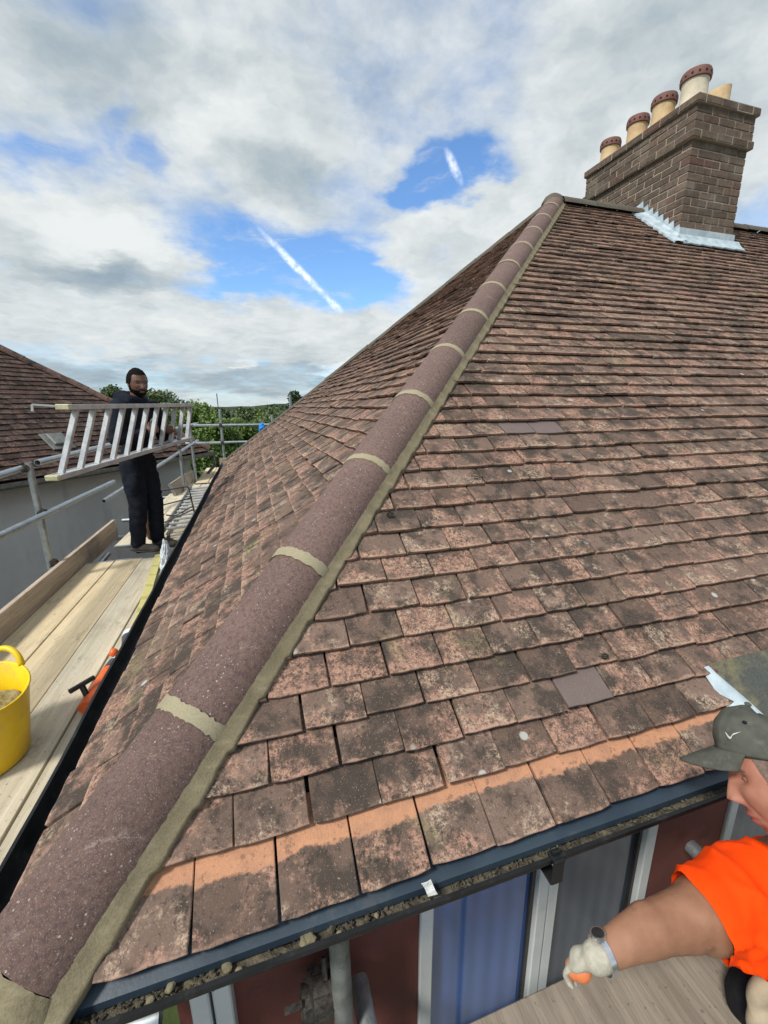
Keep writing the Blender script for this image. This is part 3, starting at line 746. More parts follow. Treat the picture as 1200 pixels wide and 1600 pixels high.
# chimney pots
def pot(x, y, h, r, m, capped, lean=0, slant=False):
    p = MB(); 
    prof = [(r*1.06, -.02), (r*1.06, .02), (r, .05), (r*.96, h*.8), (r*.99, h-.015), (r*1.0, h)]
    if slant: p.lathe(prof[:-2], n=28)
    else: p.lathe(prof, n=28)
    mt = Matrix.Translation(Vector((x, y, ZT+.03))) @ Matrix.Rotation(R(lean), 4, 'Y')
    p.v = [mt @ v for v in p.v]
    if slant:
        n = 28; k = len(p.v)-n
        for i in range(n):
            v = p.v[k+i]; v.z += .035*((v.x-x)/r)+.03
    o = p.build('chimney_pot', m, house, auto=50)
    if slant:
        pass
    if capped:
        c = MB(); n = 32; c.lathe([(r*.99, h), (r*1.12, h+.005), (r*1.13, h+.06), (r*1.05, h+.085), (r*.7, h+.095), (.001, h+.1)], n=n)
        c.v = [mt @ v for v in c.v]; co = c.build('vent_cap', M['capred'], o, auto=50)
        hl = MB()
        for i in range(14):
            a = 2*math.pi*i/14; q = Vector((math.cos(a), math.sin(a), 0))
            hl.tube([mt @ (q*r*1.10+Vector((0, 0, h+.035))), mt @ (q*r*1.138+Vector((0, 0, h+.035)))], .011, 8)
        tag(hl.build('vent_holes', M['black'], o), kind='stuff')
        for ch in (co,): pass
    return o
PX = (CX0+CX1)/2-.17
pot(5.33, 4.70, .17, .112, M['pot'], True)
pot(5.33, 4.28, .20, .112, M['pot'], True)
pot(5.33, 3.93, .21, .118, M['pot'], True)
pot(5.35, 3.58, .23, .128, M['pot_pale'], True)
pot(5.72, 3.62, .27, .125, M['pot'], False, lean=4, slant=True)

# lead flashing round the chimney foot
fl = MB(); y = CY0-.012; tz = lambda yy: yy*math.tan(TH)
zb = tz(CY0)
fl.box((CX0-.02, y-.004, zb-.04), (CX1+.02, y+.01, zb+.115), bev=.003)
# apron lying down the slope
v = []; nx = 16
for i in range(nx+1):
    xx = CX0-.06+(CX1-CX0+.12)*i/nx
    for (sd_, hh) in ((0, .05), (.05, .03), (.11, .022), (.13+.012*math.sin(i*2.1), .016), (.133+.012*math.sin(i*2.1), .004)):
        p = Vector((xx, CY0-.012, zb))-Vf*sd_+Nf*hh; v.append(p)
f = [(i*5+j, i*5+j+1, (i+1)*5+j+1, (i+1)*5+j) for i in range(nx) for j in range(4)]
fl.add(v, f)
fl.build('apron_flashing', M['lead'], chim, auto=30)
fl = MB()   # stepped side flashing up the left face: saw-tooth top edge, flat on the brick, plus a flap on the tiles
ny = 8; stp = (AX-CY0)/ny
for i in range(ny):
    ya, yb = CY0+stp*i-.02, CY0+stp*(i+1)+.01
    za, zb2 = tz(ya), tz(yb); x = CX0-.012-.002*(i % 2)
    poly = [Vector((x, ya, za-.02)), Vector((x, yb, zb2-.02)), Vector((x, yb, zb2+.055)), Vector((x, ya+.02, zb2+.078)), Vector((x, ya, za+.06))]
    fl.prism(poly, (-.003, 0, 0), (.004, 0, 0))
v = []
for i in range(25):
    ss = (CY0-.10+(AX-CY0+.02)*i/24)/ct
    for (dx, hh) in ((0, .05), (-.05, .034), (-.12, .026), (-.150-.012*math.sin(i*1.9), .020), (-.152-.012*math.sin(i*1.9), .0)):
        v.append(Vector((CX0-.008+dx, 0, 0))+Vf*ss+Nf*(hh+.004*math.sin(i*2.6+dx*30)))
fl.add(v, [(i*5+j, i*5+j+1, (i+1)*5+j+1, (i+1)*5+j) for i in range(24) for j in range(4)])
fl.build('step_flashing', M['lead'], chim, auto=30)

# lead valley and mossy slab at the right edge of the front eaves
v = []; O_ = Vector((0, 0, 0))
vb_ = MB()
def onf(u, s, h): return Uf*u+Vf*s+Nf*h
vb_.add([onf(VX-.25*s_+o*(1.25-s_*4.5), s_, h) for s_ in (-.06, .02, .10, .215) for (o, h) in ((-.05, -.008), (.006, .004), (.036, .004), (.06, -.004))],
        [(i*4+j, i*4+j+1, (i+1)*4+j+1, (i+1)*4+j) for i in range(3) for j in range(3)])
vb_.build('valley_lead', M['lead'], roof, auto=40)
vb_ = MB(); rr = random.Random(2); nu, nv = 16, 10
for j in range(nv+1):
    s_ = -.08+.30*j/nv
    for i in range(nu+1):
        u = VX+.036-.42*s_+(.9*i/nu)
        vb_.v.append(onf(u, s_, .014+.010*noise.noise(Vector((u*6, s_*9, 1)))+.004*noise.noise(Vector((u*30, s_*30, 1)))-(.03 if i == 0 else 0)-(.03 if j == 0 else 0)))
vb_.f = [(j*(nu+1)+i, j*(nu+1)+i+1, (j+1)*(nu+1)+i+1, (j+1)*(nu+1)+i) for j in range(nv) for i in range(nu)]
def mossy(t):
    n = t.noise(t.pos, 7, 6, .7); g_ = t.noise(t.pos, 70, 5, .7)
    return (t.mix(t.ramp(n, .42, .62), t.mix(g_, (.055, .06, .055), (.12, .125, .11)), t.mix(g_, (.12, .11, .055), (.26, .235, .15))), .95, t.math('ADD', n, g_))
M['mossy'] = mat('mossy_cement', mossy, bump=(.9, .01), spec=.2)
vb_.build('cement_slab', M['mossy'], roof, smooth=True)

# moss tufts growing on the tiles
for i, (u, s_, r_) in enumerate(((1.395, 1.09, .030), (2.45, 2.28, .022), (1.53, .31, .012), (.98, .93, .012), (2.6, 1.9, .03))):
    rr = random.Random(i); mb = MB(); c0 = onf(u, s_, .004)
    for k in range(70):
        a = rr.uniform(0, 6.28); q = r_*math.sqrt(rr.random()); h_ = .012*(1-q/r_)+.002; sz = rr.uniform(.002, .0055)
        pc_ = c0+Uf*q*math.cos(a)*1.2+Vf*q*math.sin(a)*.6+Nf*h_*rr.random(); mb.add([pc_+Vector((rr.uniform(-1, 1), rr.uniform(-1, 1), rr.uniform(-.3, 1)))*sz*1.4 for _ in range(4)], [(0, 1, 2), (0, 2, 3), (0, 3, 1), (1, 3, 2)])
    tag(mb.build('moss', M['moss']), ['dark moss tuft on the tiles right of the hip, largest one', 'small moss tuft high on the front roof slope', 'tiny pale moss tuft low on the front slope', 'tiny moss tuft beside the hip mortar', 'moss tuft on the front slope toward the right edge'][i], 'moss', kind='stuff')
# walls under the eaves
WY = .20; WX = .22
MBw = MB()
MBw.box((WX, WY, GZ-.3), (.90, WY+.12, -.10)); MBw.box((1.845, WY, GZ-.3), (2.22, WY+.12, -.10)); MBw.box((2.9, WY, GZ-.3), (XE, WY+.12, -.10))
MBw.box((.90, WY, GZ-.3), (1.845, WY+.12, -1.55)); MBw.box((2.22, WY, GZ-.3), (2.9, WY+.12, -1.55))
MBw.box((.90, WY+.10, -1.55), (2.9, WY+.12, -.1))
MBw.box((WX, WY+.12, GZ-.3), (WX+.12, WD-.2, -.10)); MBw.box((WX+.12, WD-.32, GZ-.3), (XE, WD-.2, -.10))
MBw.build('wall', M['maroon'], house)
sf_ = MB(); sf_.box((.02, .03, -.125), (XE, WY-.002, -.10)); sf_.box((.02, WY, -.125), (WX-.002, WD-.03, -.10)); sf_.build('soffit', M['black_plastic'], house)
def window(x0, x1, z0, z1, splits, panes, y=WY):
    wf = MB(); y0, y1 = y-.012, y+.055
    wf.box((x0, y0, z0), (x0+.045, y1, z1), bev=.004); wf.box((x1-.045, y0, z0), (x1, y1, z1), bev=.004)
    wf.box((x0+.047, y0, z0), (x1-.047, y1, z0+.06), bev=.004); wf.box((x0+.047, y0, z1-.05), (x1-.047, y1, z1), bev=.004)
    for sx_ in splits:
        wf.box((sx_, y0+.001, z0+.062), (sx_+.042, y1, z1-.052), bev=.004); wf.box((sx_+.046, y0+.006, z0+.062), (sx_+.088, y1, z1-.052), bev=.004)
    fr = wf.build('window', M['upvc'], house)
    xs_ = [x0+.047]+[q for sx_ in splits for q in (sx_-.002, sx_+.09)]+[x1-.047]
    for i in range(len(xs_)//2):
        a, b = xs_[2*i], xs_[2*i+1]
        p = MB(); p.box((a+.001, y+.022, z0+.061), (b-.001, y+.03, z1-.051)); p.build('pane', M[panes[i]], fr)
        gk = MB()
        gk.box((b-.014, y+.008, z0+.064), (b-.002, y+.021, z1-.054)); gk.build('seal', M['black_plastic'], fr)
window(.902, 1.843, -1.54, -.13, [1.335], ['glass_blue', 'glass_dark'])
window(2.222, 2.898, -1.54, -.13, [], ['glass_dark'])
window(.262, .36, -1.54, -.13, [], ['glass_blue'], y=WY-.03)

# eaves trays and gutters
def run_strip(name, prof, m, x0, x1, axis, parent, n=40, wob=.0015, auto=40, seed=0):
    """profile (out, z) swept along the eave; axis 'x' = front eave (out = -y), 'y' = left eave (out = -x)"""
    mb = MB(); k = len(prof)
    for i in range(n+1):
        t = x0+(x1-x0)*i/n
        for (o, z) in prof:
            wz_ = wob*noise.noise(Vector((t*2.3, o*4, seed)))
            oo = o+wz_*1.5
            mb.v.append(Vector((t, -oo, z+wz_)) if axis == 'x' else Vector((-oo, t, z+wz_)))
    for i in range(n):
        for j in range(k-1): mb.f.append((i*k+j, i*k+j+1, (i+1)*k+j+1, (i+1)*k+j))
    return mb.build(name, m, parent, auto=auto)
tray = [(-.05, -.026), (.038, -.064), (.0395, -.080), (.0375, -.080), (.0365, -.0665), (-.05, -.029)]
run_strip('eaves_tray', tray, M['tray'], -.02, 2.35, 'x', house, seed=1)
gp = []
def gutter_prof(c, w_, dpt, ztop):
    o = []; 
    for i in range(13): a = math.pi*i/12; o.append((c-math.cos(a)*w_/2, ztop-math.sin(a)*dpt))
    inn = [(c-math.cos(a)*(w_/2-.004), ztop-math.sin(a)*(dpt-.004)) for a in [math.pi*i/12 for i in range(12, -1, -1)]]
    lip = [(c+w_/2+.006, ztop-.004), (c+w_/2+.006, ztop+.007), (c+w_/2-.003, ztop+.007)]
    return o+lip+inn
gutf = run_strip('front_gutter', gutter_prof(.018, .100, .056, -.070), M['gutter'], -.12, 3.2, 'x', house, n=50)
gutl = run_strip('left_gutter', gutter_prof(.046, .112, .055, -.062), M['gutter'], -.10, WD+.05, 'y', house, n=70, wob=.003)
run_strip('eaves_tray', [(-.05, -.030), (.0, -.040), (.018, -.050), (.022, -.066), (.019, -.066), (.015, -.052), (-.002, -.043), (-.05, -.032)], M['tray'], .0, WD, 'y', house, n=70, wob=.004, seed=2)
br = MB(); bx_ = 1.135
br.box((bx_-.016, -.082, -.133), (bx_+.016, -.077, -.058), bev=.002); br.box((bx_-.016, -.08, -.136), (bx_+.016, .02, -.130), bev=.002); br.box((bx_-.016, -.085, -.066), (bx_+.016, -.055, -.058), bev=.002)
br.tube([(bx_-.01, -.066, -.054), (bx_+.01, -.066, -.054)], .005, 8)
br.build('gutter_bracket', M['gutter'], house)
# gutter debris: moss, grit
def debris(n, axis, t0, t1, c, hw, z, seed, smin, smax):
    rr = random.Random(seed); mb = MB()
    for i in range(n):
        t = rr.uniform(t0, t1); o = c+rr.uniform(-hw, hw); s = rr.uniform(smin, smax)*(1.6 if rr.random() < .08 else 1)
        if noise.noise(Vector((t*2.5, o*5, seed))) < -.12 and rr.random() < .8: continue
        b = 6; pts = []
        zz = z-.02*(abs(o-c)/hw)**2*0+rr.uniform(0, .006)
        P = Vector((t, -o, zz)) if axis == 'x' else Vector((-o, t, zz))
        for (a, bb, cc_) in ((1, 0, 0), (-1, 0, 0), (0, 1, 0), (0, -1, 0), (0, 0, .8), (0, 0, -.6)):
            pts.append(P+Vector((a*s*rr.uniform(.5, 1.2), bb*s*rr.uniform(.5, 1.2), cc_*s*rr.uniform(.5, 1.1))))
        mb.add(pts, [(0, 2, 4), (2, 1, 4), (1, 3, 4), (3, 0, 4), (2, 0, 5), (1, 2, 5), (3, 1, 5), (0, 3, 5)])
    return mb
def bed(axis, t0, t1, c, hw, z, seed, n=220):
    mb = MB(); k = 9
    for i in range(n+1):
        t = t0+(t1-t0)*i/n
        for j in range(k):
            o = c-hw+2*hw*j/(k-1); zz = z+.008*noise.noise(Vector((t*18, o*40, seed)))+.006*noise.noise(Vector((t*60, o*90, seed)))
            mb.v.append(Vector((t, -o, zz)) if axis == 'x' else Vector((-o, t, zz)))
    mb.f = [(i*k+j, i*k+j+1, (i+1)*k+j+1, (i+1)*k+j) for i in range(n) for j in range(k-1)]
    return mb
mm = bed('x', -.1, 3.1, .020, .042, -.090, 1); m2 = debris(1500, 'x', -.05, 3.1, .045, .019, -.086, 3, .002, .0065); mm.add(m2.v, m2.f)
tag(mm.build('moss', M['moss'], smooth=False), 'moss and grit lying in the black front gutter', 'moss', kind='stuff')
mm = bed('y', 0, WD, .040, .040, -.106, 4, 400); 
def gdark(t):
    n = t.noise(t.pos, 5, 5); g_ = t.noise(t.pos, 60, 4)
    return (t.mix(t.ramp(t.math('ADD', n, t.math('MULTIPLY', g_, .3)), .62, .85), (.020, .022, .024), (.10, .09, .065)), .8, g_)
M['gdark'] = mat('dark_gutter_silt', gdark, bump=(.6, .006))
tag(mm.build('silt', M['gdark']), 'dark silt lying in the gutter beside the scaffold', 'silt', kind='stuff')
rr = random.Random(4)
CR = [(.40, .05, .014), (.425, .062, .010), (.545, .055, .013), (.560, .05, .015), (.62, .06, .008), (.30, .05, .012), (.27, .06, .009), (.70, .055, .007)]
LUMP = ['pale mortar lump in the front gutter, third lump from the left end', 'small grey mortar lump touching the right side of a bigger one in the gutter', 'pale lump in the middle of the gutter, left of the twin lump', 'largest round pale lump of mortar in the front gutter', 'small crumb between the largest lump and the white paper scrap',
        'second lump from the left end of the front gutter', 'leftmost small mortar crumb in the front gutter', 'tiny mortar crumb nearest the white paper scrap in the gutter']
for i, (t, o, s) in enumerate(CR):
    me = bpy.data.meshes.new('lump'); bm = bmesh.new(); bmesh.ops.create_icosphere(bm, subdivisions=2, radius=s*.7)
    for v in bm.verts: v.co *= 1+.7*noise.noise(v.co*90+Vector((i, 0, 0))); v.co.z *= .55
    bm.to_mesh(me); bm.free(); o_ = link('mortar_lump', me, M['crumb']); o_.location = (t, -o+.006, -.078)
    tag(o_, LUMP[i], 'mortar lump', 'mortar lumps in the front gutter')
def sheet(name, pts2, m, label, cat, seed=0, thick=.0012, crumple=.006):
    """small crumpled sheet: grid of points"""
    rows_ = len(pts2); c_ = len(pts2[0]); v = [Vector(p)+Vector([crumple*noise.noise(Vector(p)*40+Vector((k*9, seed, 0))) for k in range(3)]) for r_ in pts2 for p in r_]
    f = [(j*c_+i, j*c_+i+1, (j+1)*c_+i+1, (j+1)*c_+i) for j in range(rows_-1) for i in range(c_-1)]
    me = me_from(name, v, f); o = link(name, me, m); md = o.modifiers.new('s', 'SOLIDIFY'); md.thickness = thick
    return tag(o, label, cat)
sheet('paper_scrap', [[(.815+.020*i/4-.004*j, -.056+.010*j*.3, -.066+.010*j) for i in range(5)] for j in range(4)], M['paper'], 'scrap of crumpled white paper caught on the lip of the front gutter', 'paper scrap', 3)

# ------------------------------------------------------------------ neighbouring house
ev = Vector((.564, .825, 0)).normalized(); nv_ = Vector((-ev.y, ev.x, 0))
CN = Vector((-.354, 9.082, .097)); P2 = R(40)
nh = empty('neighbour_house', (CN.x-2, CN.y, GZ), 'house with a dark brown tiled roof and grey rendered side wall across the gap', 'house')
V2 = nv_*math.cos(P2)+Vector((0, 0, math.sin(P2))); N2 = ev.cross(V2)
nb = MB(); Lh = 10; dep = 4.2; hz_ = dep*math.tan(P2); dn = Vector((0, 0, -.09))
P = [CN+dn, CN-ev*Lh+dn, CN-ev*Lh+nv_*dep+Vector((0, 0, hz_))+dn, CN-ev*dep+nv_*dep+Vector((0, 0, hz_))+dn, CN+nv_*2*dep+dn, CN-ev*Lh+nv_*2*dep+dn]
nb.add(P, [(0, 1, 2, 3), (0, 3, 4), (4, 3, 2, 5), (0, 4, 5, 1), (1, 5, 2)])
nroof = nb.build('roof', M['underlay'], nh)
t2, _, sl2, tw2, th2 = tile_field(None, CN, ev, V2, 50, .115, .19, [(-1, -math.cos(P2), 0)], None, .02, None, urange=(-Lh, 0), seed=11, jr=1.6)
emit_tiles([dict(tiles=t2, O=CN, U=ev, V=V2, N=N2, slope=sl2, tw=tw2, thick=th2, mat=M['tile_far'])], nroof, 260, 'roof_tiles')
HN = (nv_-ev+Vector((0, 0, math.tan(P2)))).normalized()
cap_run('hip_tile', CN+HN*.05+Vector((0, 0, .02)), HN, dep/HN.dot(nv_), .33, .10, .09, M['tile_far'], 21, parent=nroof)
wl = MB(); f0 = CN-ev*Lh+nv_*.30; f1 = CN-ev*.35+nv_*.30; tk = nv_*.25
for (a, b) in ((f0, f1), ):
    wl.v += [Vector((a.x, a.y, GZ-.3)), Vector((b.x, b.y, GZ-.3)), Vector((b.x, b.y, -.03)), Vector((a.x, a.y, -.03))]
    wl.v += [v+tk for v in wl.v[:4]]
    wl.f += [(0, 1, 2, 3), (4, 7, 6, 5), (0, 4, 5, 1), (1, 5, 6, 2), (2, 6, 7, 3), (3, 7, 4, 0)]
b0 = len(wl.v); e0 = f1+nv_*.252; e1 = CN-ev*.35+nv_*(2*dep-.3)
wl.add([Vector((e0.x, e0.y, GZ-.3)), Vector((e1.x, e1.y, GZ-.3)), Vector((e1.x, e1.y, -.03)), Vector((e0.x, e0.y, -.03))]+[Vector((q.x, q.y, z))-ev*.25 for q, z in ((e0, GZ-.3), (e1, GZ-.3), (e1, -.03), (e0, -.03))],
       [(0, 1, 2, 3), (4, 7, 6, 5), (0, 4, 5, 1), (1, 5, 6, 2), (2, 6, 7, 3), (3, 7, 4, 0)])
wl.build('wall', M['render'], nh)
so = MB()
def along(a, b, prof, mb):
    k = len(prof)
    for q in (a, b):
        for (o, z) in prof: mb.v.append(q-nv_*o+Vector((0, 0, z)))
    b0 = len(mb.v)-2*k
    mb.f += [(b0+j, b0+(j+1) % k, b0+k+(j+1) % k, b0+k+j) for j in range(k)]; mb.f += [tuple(b0+j for j in range(k)), tuple(b0+k+j for j in range(k))]
along(CN-ev*Lh, CN, [(-.29, -.14), (.0, -.14), (.0, -.05), (-.29, -.05)], so); so.build('fascia', M['gutter'], nh)
so = MB(); along(CN-ev*Lh, CN+ev*.04, [(.002, -.10), (.03, -.128), (.07, -.13), (.10, -.10), (.105, -.045), (.096, -.045), (.09, -.09), (.01, -.085)], so); so.build('gutter', M['galv_worn'], nh)
dpm = MB(); q = CN+ev*.02-nv_*(-.02); dpm.tube([q+Vector((0, 0, -.12)), q+Vector((.02, .02, -.35)), q+nv_*.25+Vector((0, 0, -.6)), q+nv_*.25+Vector((0, 0, GZ-CN.z))], .035, 10); dpm.build('downpipe', M['galv_worn'], nh, smooth=True)
vt = MB(); vc = Vector((-2.35, 6.98, .50))
vm = frame(vc, ev, V2, N2); vt.box((-.11, -.12, -.02), (.11, .12, .055), vm, bev=.01); vt.box((-.17, -.19, -.015), (.17, .16, .012), vm, bev=.003); vt.build('roof_vent', M['galv_worn'], nh)

# ------------------------------------------------------------------ scaffold
sc = empty('scaffold', (-1.25, 3.45, GZ), 'galvanised tube scaffold standing along the eaves of the tiled house', 'scaffold')
RT_ = .0265
def pole(name, a, b, m='galv', r=RT_, hollow=.82, parent=sc):
    a, b = Vector(a), Vector(b); mb = MB(); n = 6
    pts = [a.lerp(b, i/n) for i in range(n+1)]
    mb.tube(pts, r, 14, hollow=hollow); return mb.build(name, M[m], parent, auto=50)
TA = Vector((-1.25, 3.45, .505)); FC = Vector((-.60, 8.25, .637))
pole('standard', (-1.25, 3.45, GZ), (-1.25, 3.45, .545)); pole('standard', (-1.25, -1.45, GZ), (-1.25, -1.45, .55))
pole('standard', (-.735, 7.4, GZ), (-.728, 7.4, .50)); pole('standard', (-.64, 8.3, GZ), (-.64, 8.3, .70)); pole('standard', (-.085, 8.36, GZ), (-.075, 8.36, .93))
pole('standard', (1.30, 8.42, GZ), (1.30, 8.42, 1.2)); pole('standard', (.95, 9.3, GZ), (.95, 9.3, .80))
pole('standard', (-.4, -1.35, GZ), (-.4, -1.35, .6)); pole('standard', (2.0, -1.35, GZ), (2.0, -1.35, .6)); pole('standard', (4.6, -1.35, GZ), (4.6, -1.35, .6))
pole('guard_rail', (-1.30, -1.5, .42), (-1.295, 3.75, .505)); pole('guard_rail', (-1.21, 3.50, .535), (-.56, 8.6, .655))
pole('guard_rail', (-1.19, -1.5, .20), (-1.20, 5.29, .075)); pole('guard_rail', (-1.253, 5.0, -.109), (-.55, 8.5, .33))
pole('guard_rail', (-.75, 8.30, .635), (2.4, 8.45, .60)); pole('guard_rail', (-.75, 8.30, .295), (2.4, 8.45, .27))
pole('guard_rail', (-1.6, -1.30, .45), (6.5, -1.30, .45)); pole('guard_rail', (-1.6, -1.30, -.05), (6.5, -1.30, -.05))
for y, x0 in ((-1.42, -1.45), (.2, -1.35), (2.2, -1.30), (3.86, -1.32), (4.96, -1.30), (5.87, -1.34), (6.13, -1.30), (7.4, -1.2), (8.28, -1.0)):
    pole('transom', (x0, y, -.567), (.18 if y > 0 else 0.1, y, -.567), m='galv')
pole('transom', (-1.08, 3.5, -.60), (-1.09, 4.33, -.57))
for x in (.7, 2.0, 3.3, 4.6): pole('transom', (x, -1.6, -.668), (x, .17, -.668))
pole('inner_standard', (.632, .075, -.14), (.70, .085, GZ), 'galv_worn', .026)
pole('inner_standard', (3.0, .08, -.14), (3.0, .08, GZ), 'galv_worn')
def coupler(p, ax1, ax2, m='fitting', s=1.0):
    p = Vector(p); ax1 = Vector(ax1).normalized(); ax2 = Vector(ax2).normalized(); mb = MB()
    for ax, off in ((ax1, -.5), (ax2, .5)):
        mb.tube([p-ax*.028*s+0*ax, p+ax*.028*s], .034*s, 12)
    c = ax1.cross(ax2).normalized() if abs(ax1.dot(ax2)) < .95 else Vector((1, 0, 0))
    mb.tube([p+ax2*.02*s-c*.02, p+ax2*.02*s+c*.055*s], .008*s, 6); mb.tube([p+ax2*.02*s+c*.045*s, p+ax2*.02*s+c*.058*s], .015*s, 6)
    mb.tube([p-ax2*.05*s-ax1*.01, p-ax2*.085*s-ax1*.012], .007*s, 6); mb.tube([p+ax1*.035*s, p+ax1*.06*s+c*.03], .006*s, 6)
    return mb.build('coupler', M[m], sc, auto=40)
Z_, Y_, X_ = (0, 0, 1), (0, 1, 0), (1, 0, 0)
coupler((-1.272, 3.45, .50), Z_, Y_); coupler((-1.225, 3.45, .115), Z_, Y_); coupler((-1.225, 3.45, -.33), Z_, Y_, s=.9); coupler((-1.24, 3.56, .525), Y_, (.13, .95, .03), s=.9)
coupler((-.08, 8.33, .625), Z_, X_); coupler((-.08, 8.33, .29), Z_, X_); coupler((-.64, 8.28, .635), Z_, X_); coupler((-.64, 8.28, .295), Z_, X_); coupler((-.735, 7.4, .30), Z_, Y_)
coupler((.60, .11, -.55), Z_, X_, s=1.3); coupler((.57, .13, -.60), X_, Y_, s=1.2)

# boards
def board(x0, x1, y0, y1, zt, m, label, name='scaffold_board', group='scaffold boards of the deck', t=.038, rot=None, axis='y', cat='board'):
    mb = MB(); n = 10 if axis == 'y' else 10
    c = Vector(((x0+x1)/2, (y0+y1)/2, zt-t/2)); hx, hy = (x1-x0)/2, (y1-y0)/2
    mb.box((-hx, -hy, -t/2), (hx, hy, t/2), bev=.003)
    o = mb.build(name, M[m]); o.location = c
    if rot: o.rotation_euler = rot
    tag(o, label, cat, group)
    for sgn in (-1, 1):      # galvanised end bands
        b = MB()
        if axis == 'y': b.box((-hx-.0012, -.018, -t/2-.0012), (hx+.0012, .018, t/2+.0012)); q = (0, sgn*(hy-.018), 0)
        else: b.box((-.018, -hy-.0012, -t/2-.0012), (.018, hy+.0012, t/2+.0012)); q = (sgn*(hx-.018), 0, 0)
        e = b.build('end_band', M['galv']); e.parent = o; e.location = q
    return o
board(-1.135, -.892, -1.6, 3.88, -.500, 'board_yellow', 'yellowish board lying against the toe board, outermost of the near deck')
board(-.886, -.646, -1.62, 3.90, -.503, 'board_yellow', 'yellowish board, second from the toe board, behind the yellow bucket')
board(-.640, -.434, -1.6, 3.87, -.500, 'board_grey', 'pale grey board in the middle of the near deck under the yellow bucket')
board(-.424, -.200, -1.6, 3.91, -.501, 'board_grey', 'pale worn board under the long yellow strip beside the gutter')
board(-.192, .035, -1.6, 3.86, -.500, 'board_grey', 'board half hidden under the left gutter, nearest the house')
board(-.965, -.745, 4.22, 7.2, -.462, 'board_grey', 'far deck board at the outer edge beyond the gap behind the standing man', rot=(0, 0, R(-1.2)))
board(-.735, -.515, 4.02, 8.1, -.460, 'board_grey', 'far deck board that the man in the navy hoodie stands on')
board(-.505, -.285, 3.99, 8.2, -.461, 'board_grey', 'far deck board beneath the lying roof ladder')
board(-.275, -.05, 3.95, 8.15, -.460, 'board_grey', 'far deck board running beside the left gutter')
board(-.62, -.40, 7.95, 10.2, -.440, 'board_yellow', 'light board past the far corner, left one of the pair'); board(-.385, -.16, 7.98, 10.2, -.441, 'board_yellow', 'light board past the far corner, right one of the pair')
board(-1.180, -1.142, -1.6, 4.93, -.325, 'board_brown', 'brown toe board standing on edge along the near scaffold deck', t=.225, group='toe boards of the scaffold', cat='toe board')
board(-.80, -.765, 6.9, 8.6, -.25, 'board_brown', 'short toe board leaning outward near the far scaffold corner', t=.225, rot=(0, R(-18), R(-4)), group='toe boards of the scaffold', cat='toe board')
bb = MB(); bb.box((-.17, 8.33, -.27), (.05, 8.37, -.02), bev=.004); o = bb.build('toe_board', M['board_brown']); tag(o, 'stub of toe board at the foot of the far scaffold pole', 'toe board', 'toe boards of the scaffold')
for i, (a, b, lab) in enumerate(((-.262, -.035, 'brown dusty board nearest the red wall under the window'), (-.495, -.268, 'brown dusty board second from the red wall, below the crouching man'), (-.728, -.501, 'third board from the red wall at the bottom edge'), (-.962, -.735, 'fourth board from the red wall of the front deck'), (-1.195, -.968, 'outermost board of the front scaffold deck'))):
    board(.55, 4.45, a, b, -.60-.001*(i % 2), 'board_front', lab, axis='x', group='scaffold boards of the deck') if 'board_front' in M else None

# ------------------------------------------------------------------ ladders
def bar(mb, a, b, w, h, up=Vector((0, 0, 1)), bev=.0, side=0.0):
    """rectangular bar from a to b; w across (perp to up), h along up; side shifts across"""
    a, b = Vector(a), Vector(b); d_ = (b-a); L_ = d_.length; d_ = d_.normalized(); s_ = d_.cross(up).normalized(); u_ = s_.cross(d_)
    return mb.box((0, -w/2+side, -h/2), (L_, w/2+side, h/2), frame(a, d_, s_, u_), bev=bev)
AB, BB, AT, BT = [Vector(p) for p in ((-.735, 2.62, .528), (-.132, 4.50, .642), (-.598, 2.62, .985), (-.078, 4.50, 1.003))]
lad = empty('ladder', (-.66, 2.62, .5), 'aluminium ladder carried on edge by the man in the navy hoodie', 'ladder')
upL = ((AT-AB).normalized()); dL = (BB-AB).normalized(); outw = dL.cross(upL).normalized()
for (a, b) in ((AB, BB), (AT, BT)):
    m_ = MB(); d_ = (b-a).normalized(); u_ = Vector((0, 0, 1)); s_ = d_.cross(u_).normalized()
    if s_.x > 0: s_ = -s_
    u2 = s_.cross(d_); u2 = -u2 if u2.z < 0 else u2
    FM = frame(a, d_, s_, u2); Ls = (b-a).length
    m_.box((0, -.01, -.004), (Ls, .075, .006), FM, bev=.002); m_.box((0, -.012, -.022), (Ls, -.004, .012), FM, bev=.002); m_.box((0, .069, -.022), (Ls, .077, .012), FM, bev=.002)
    so_ = m_.build('stile', M['alu'], lad)
    cp_ = MB(); cp_.box((-.035, -.014, -.024), (.004, .079, .014), FM, bev=.006); cp_.build('end_cap', M['cap_end'], lad)
NR = 11
for i in range(NR):
    t = (i+.35)/(NR-.4); a = AB.lerp(BB, t); b = AT.lerp(BT, min(1, t+.025)); s_ = Vector((-1, 0, 0))*.032
    m_ = MB(); bar(m_, a+s_+Vector((0, 0, .004)), b+s_-Vector((0, 0, .004)), .040, .026, up=dL, bev=.004); m_.build('rung', M['alu'], lad)
m_ = MB()
for i in range(11):
    t = (i+.6)/11.5; p = AT.lerp(BT, t); d_ = (BT-AT).normalized(); s_ = Vector((-1, 0, 0))-d_*Vector((-1, 0, 0)).dot(d_); s_.normalize()
    m_.box((-.035, .018, .0065), (.035, .040, .0078), frame(p, (d_*.8+s_*.35).normalized(), (s_*.8-d_*.35).normalized(), Vector((0, 0, 1))))
m_.build('rivet_plate', M['dark_alu'], lad)
m_ = MB(); bar(m_, AT+Vector((-.06, 0, .0)), AT+Vector((-.20, -.02, .012)), .012, .012); bar(m_, AT+Vector((-.20, -.02, .012)), AT+Vector((-.205, -.02, -.03)), .012, .012, up=Vector((1, 0, 0))); m_.build('locking_arm', M['alu'], lad)

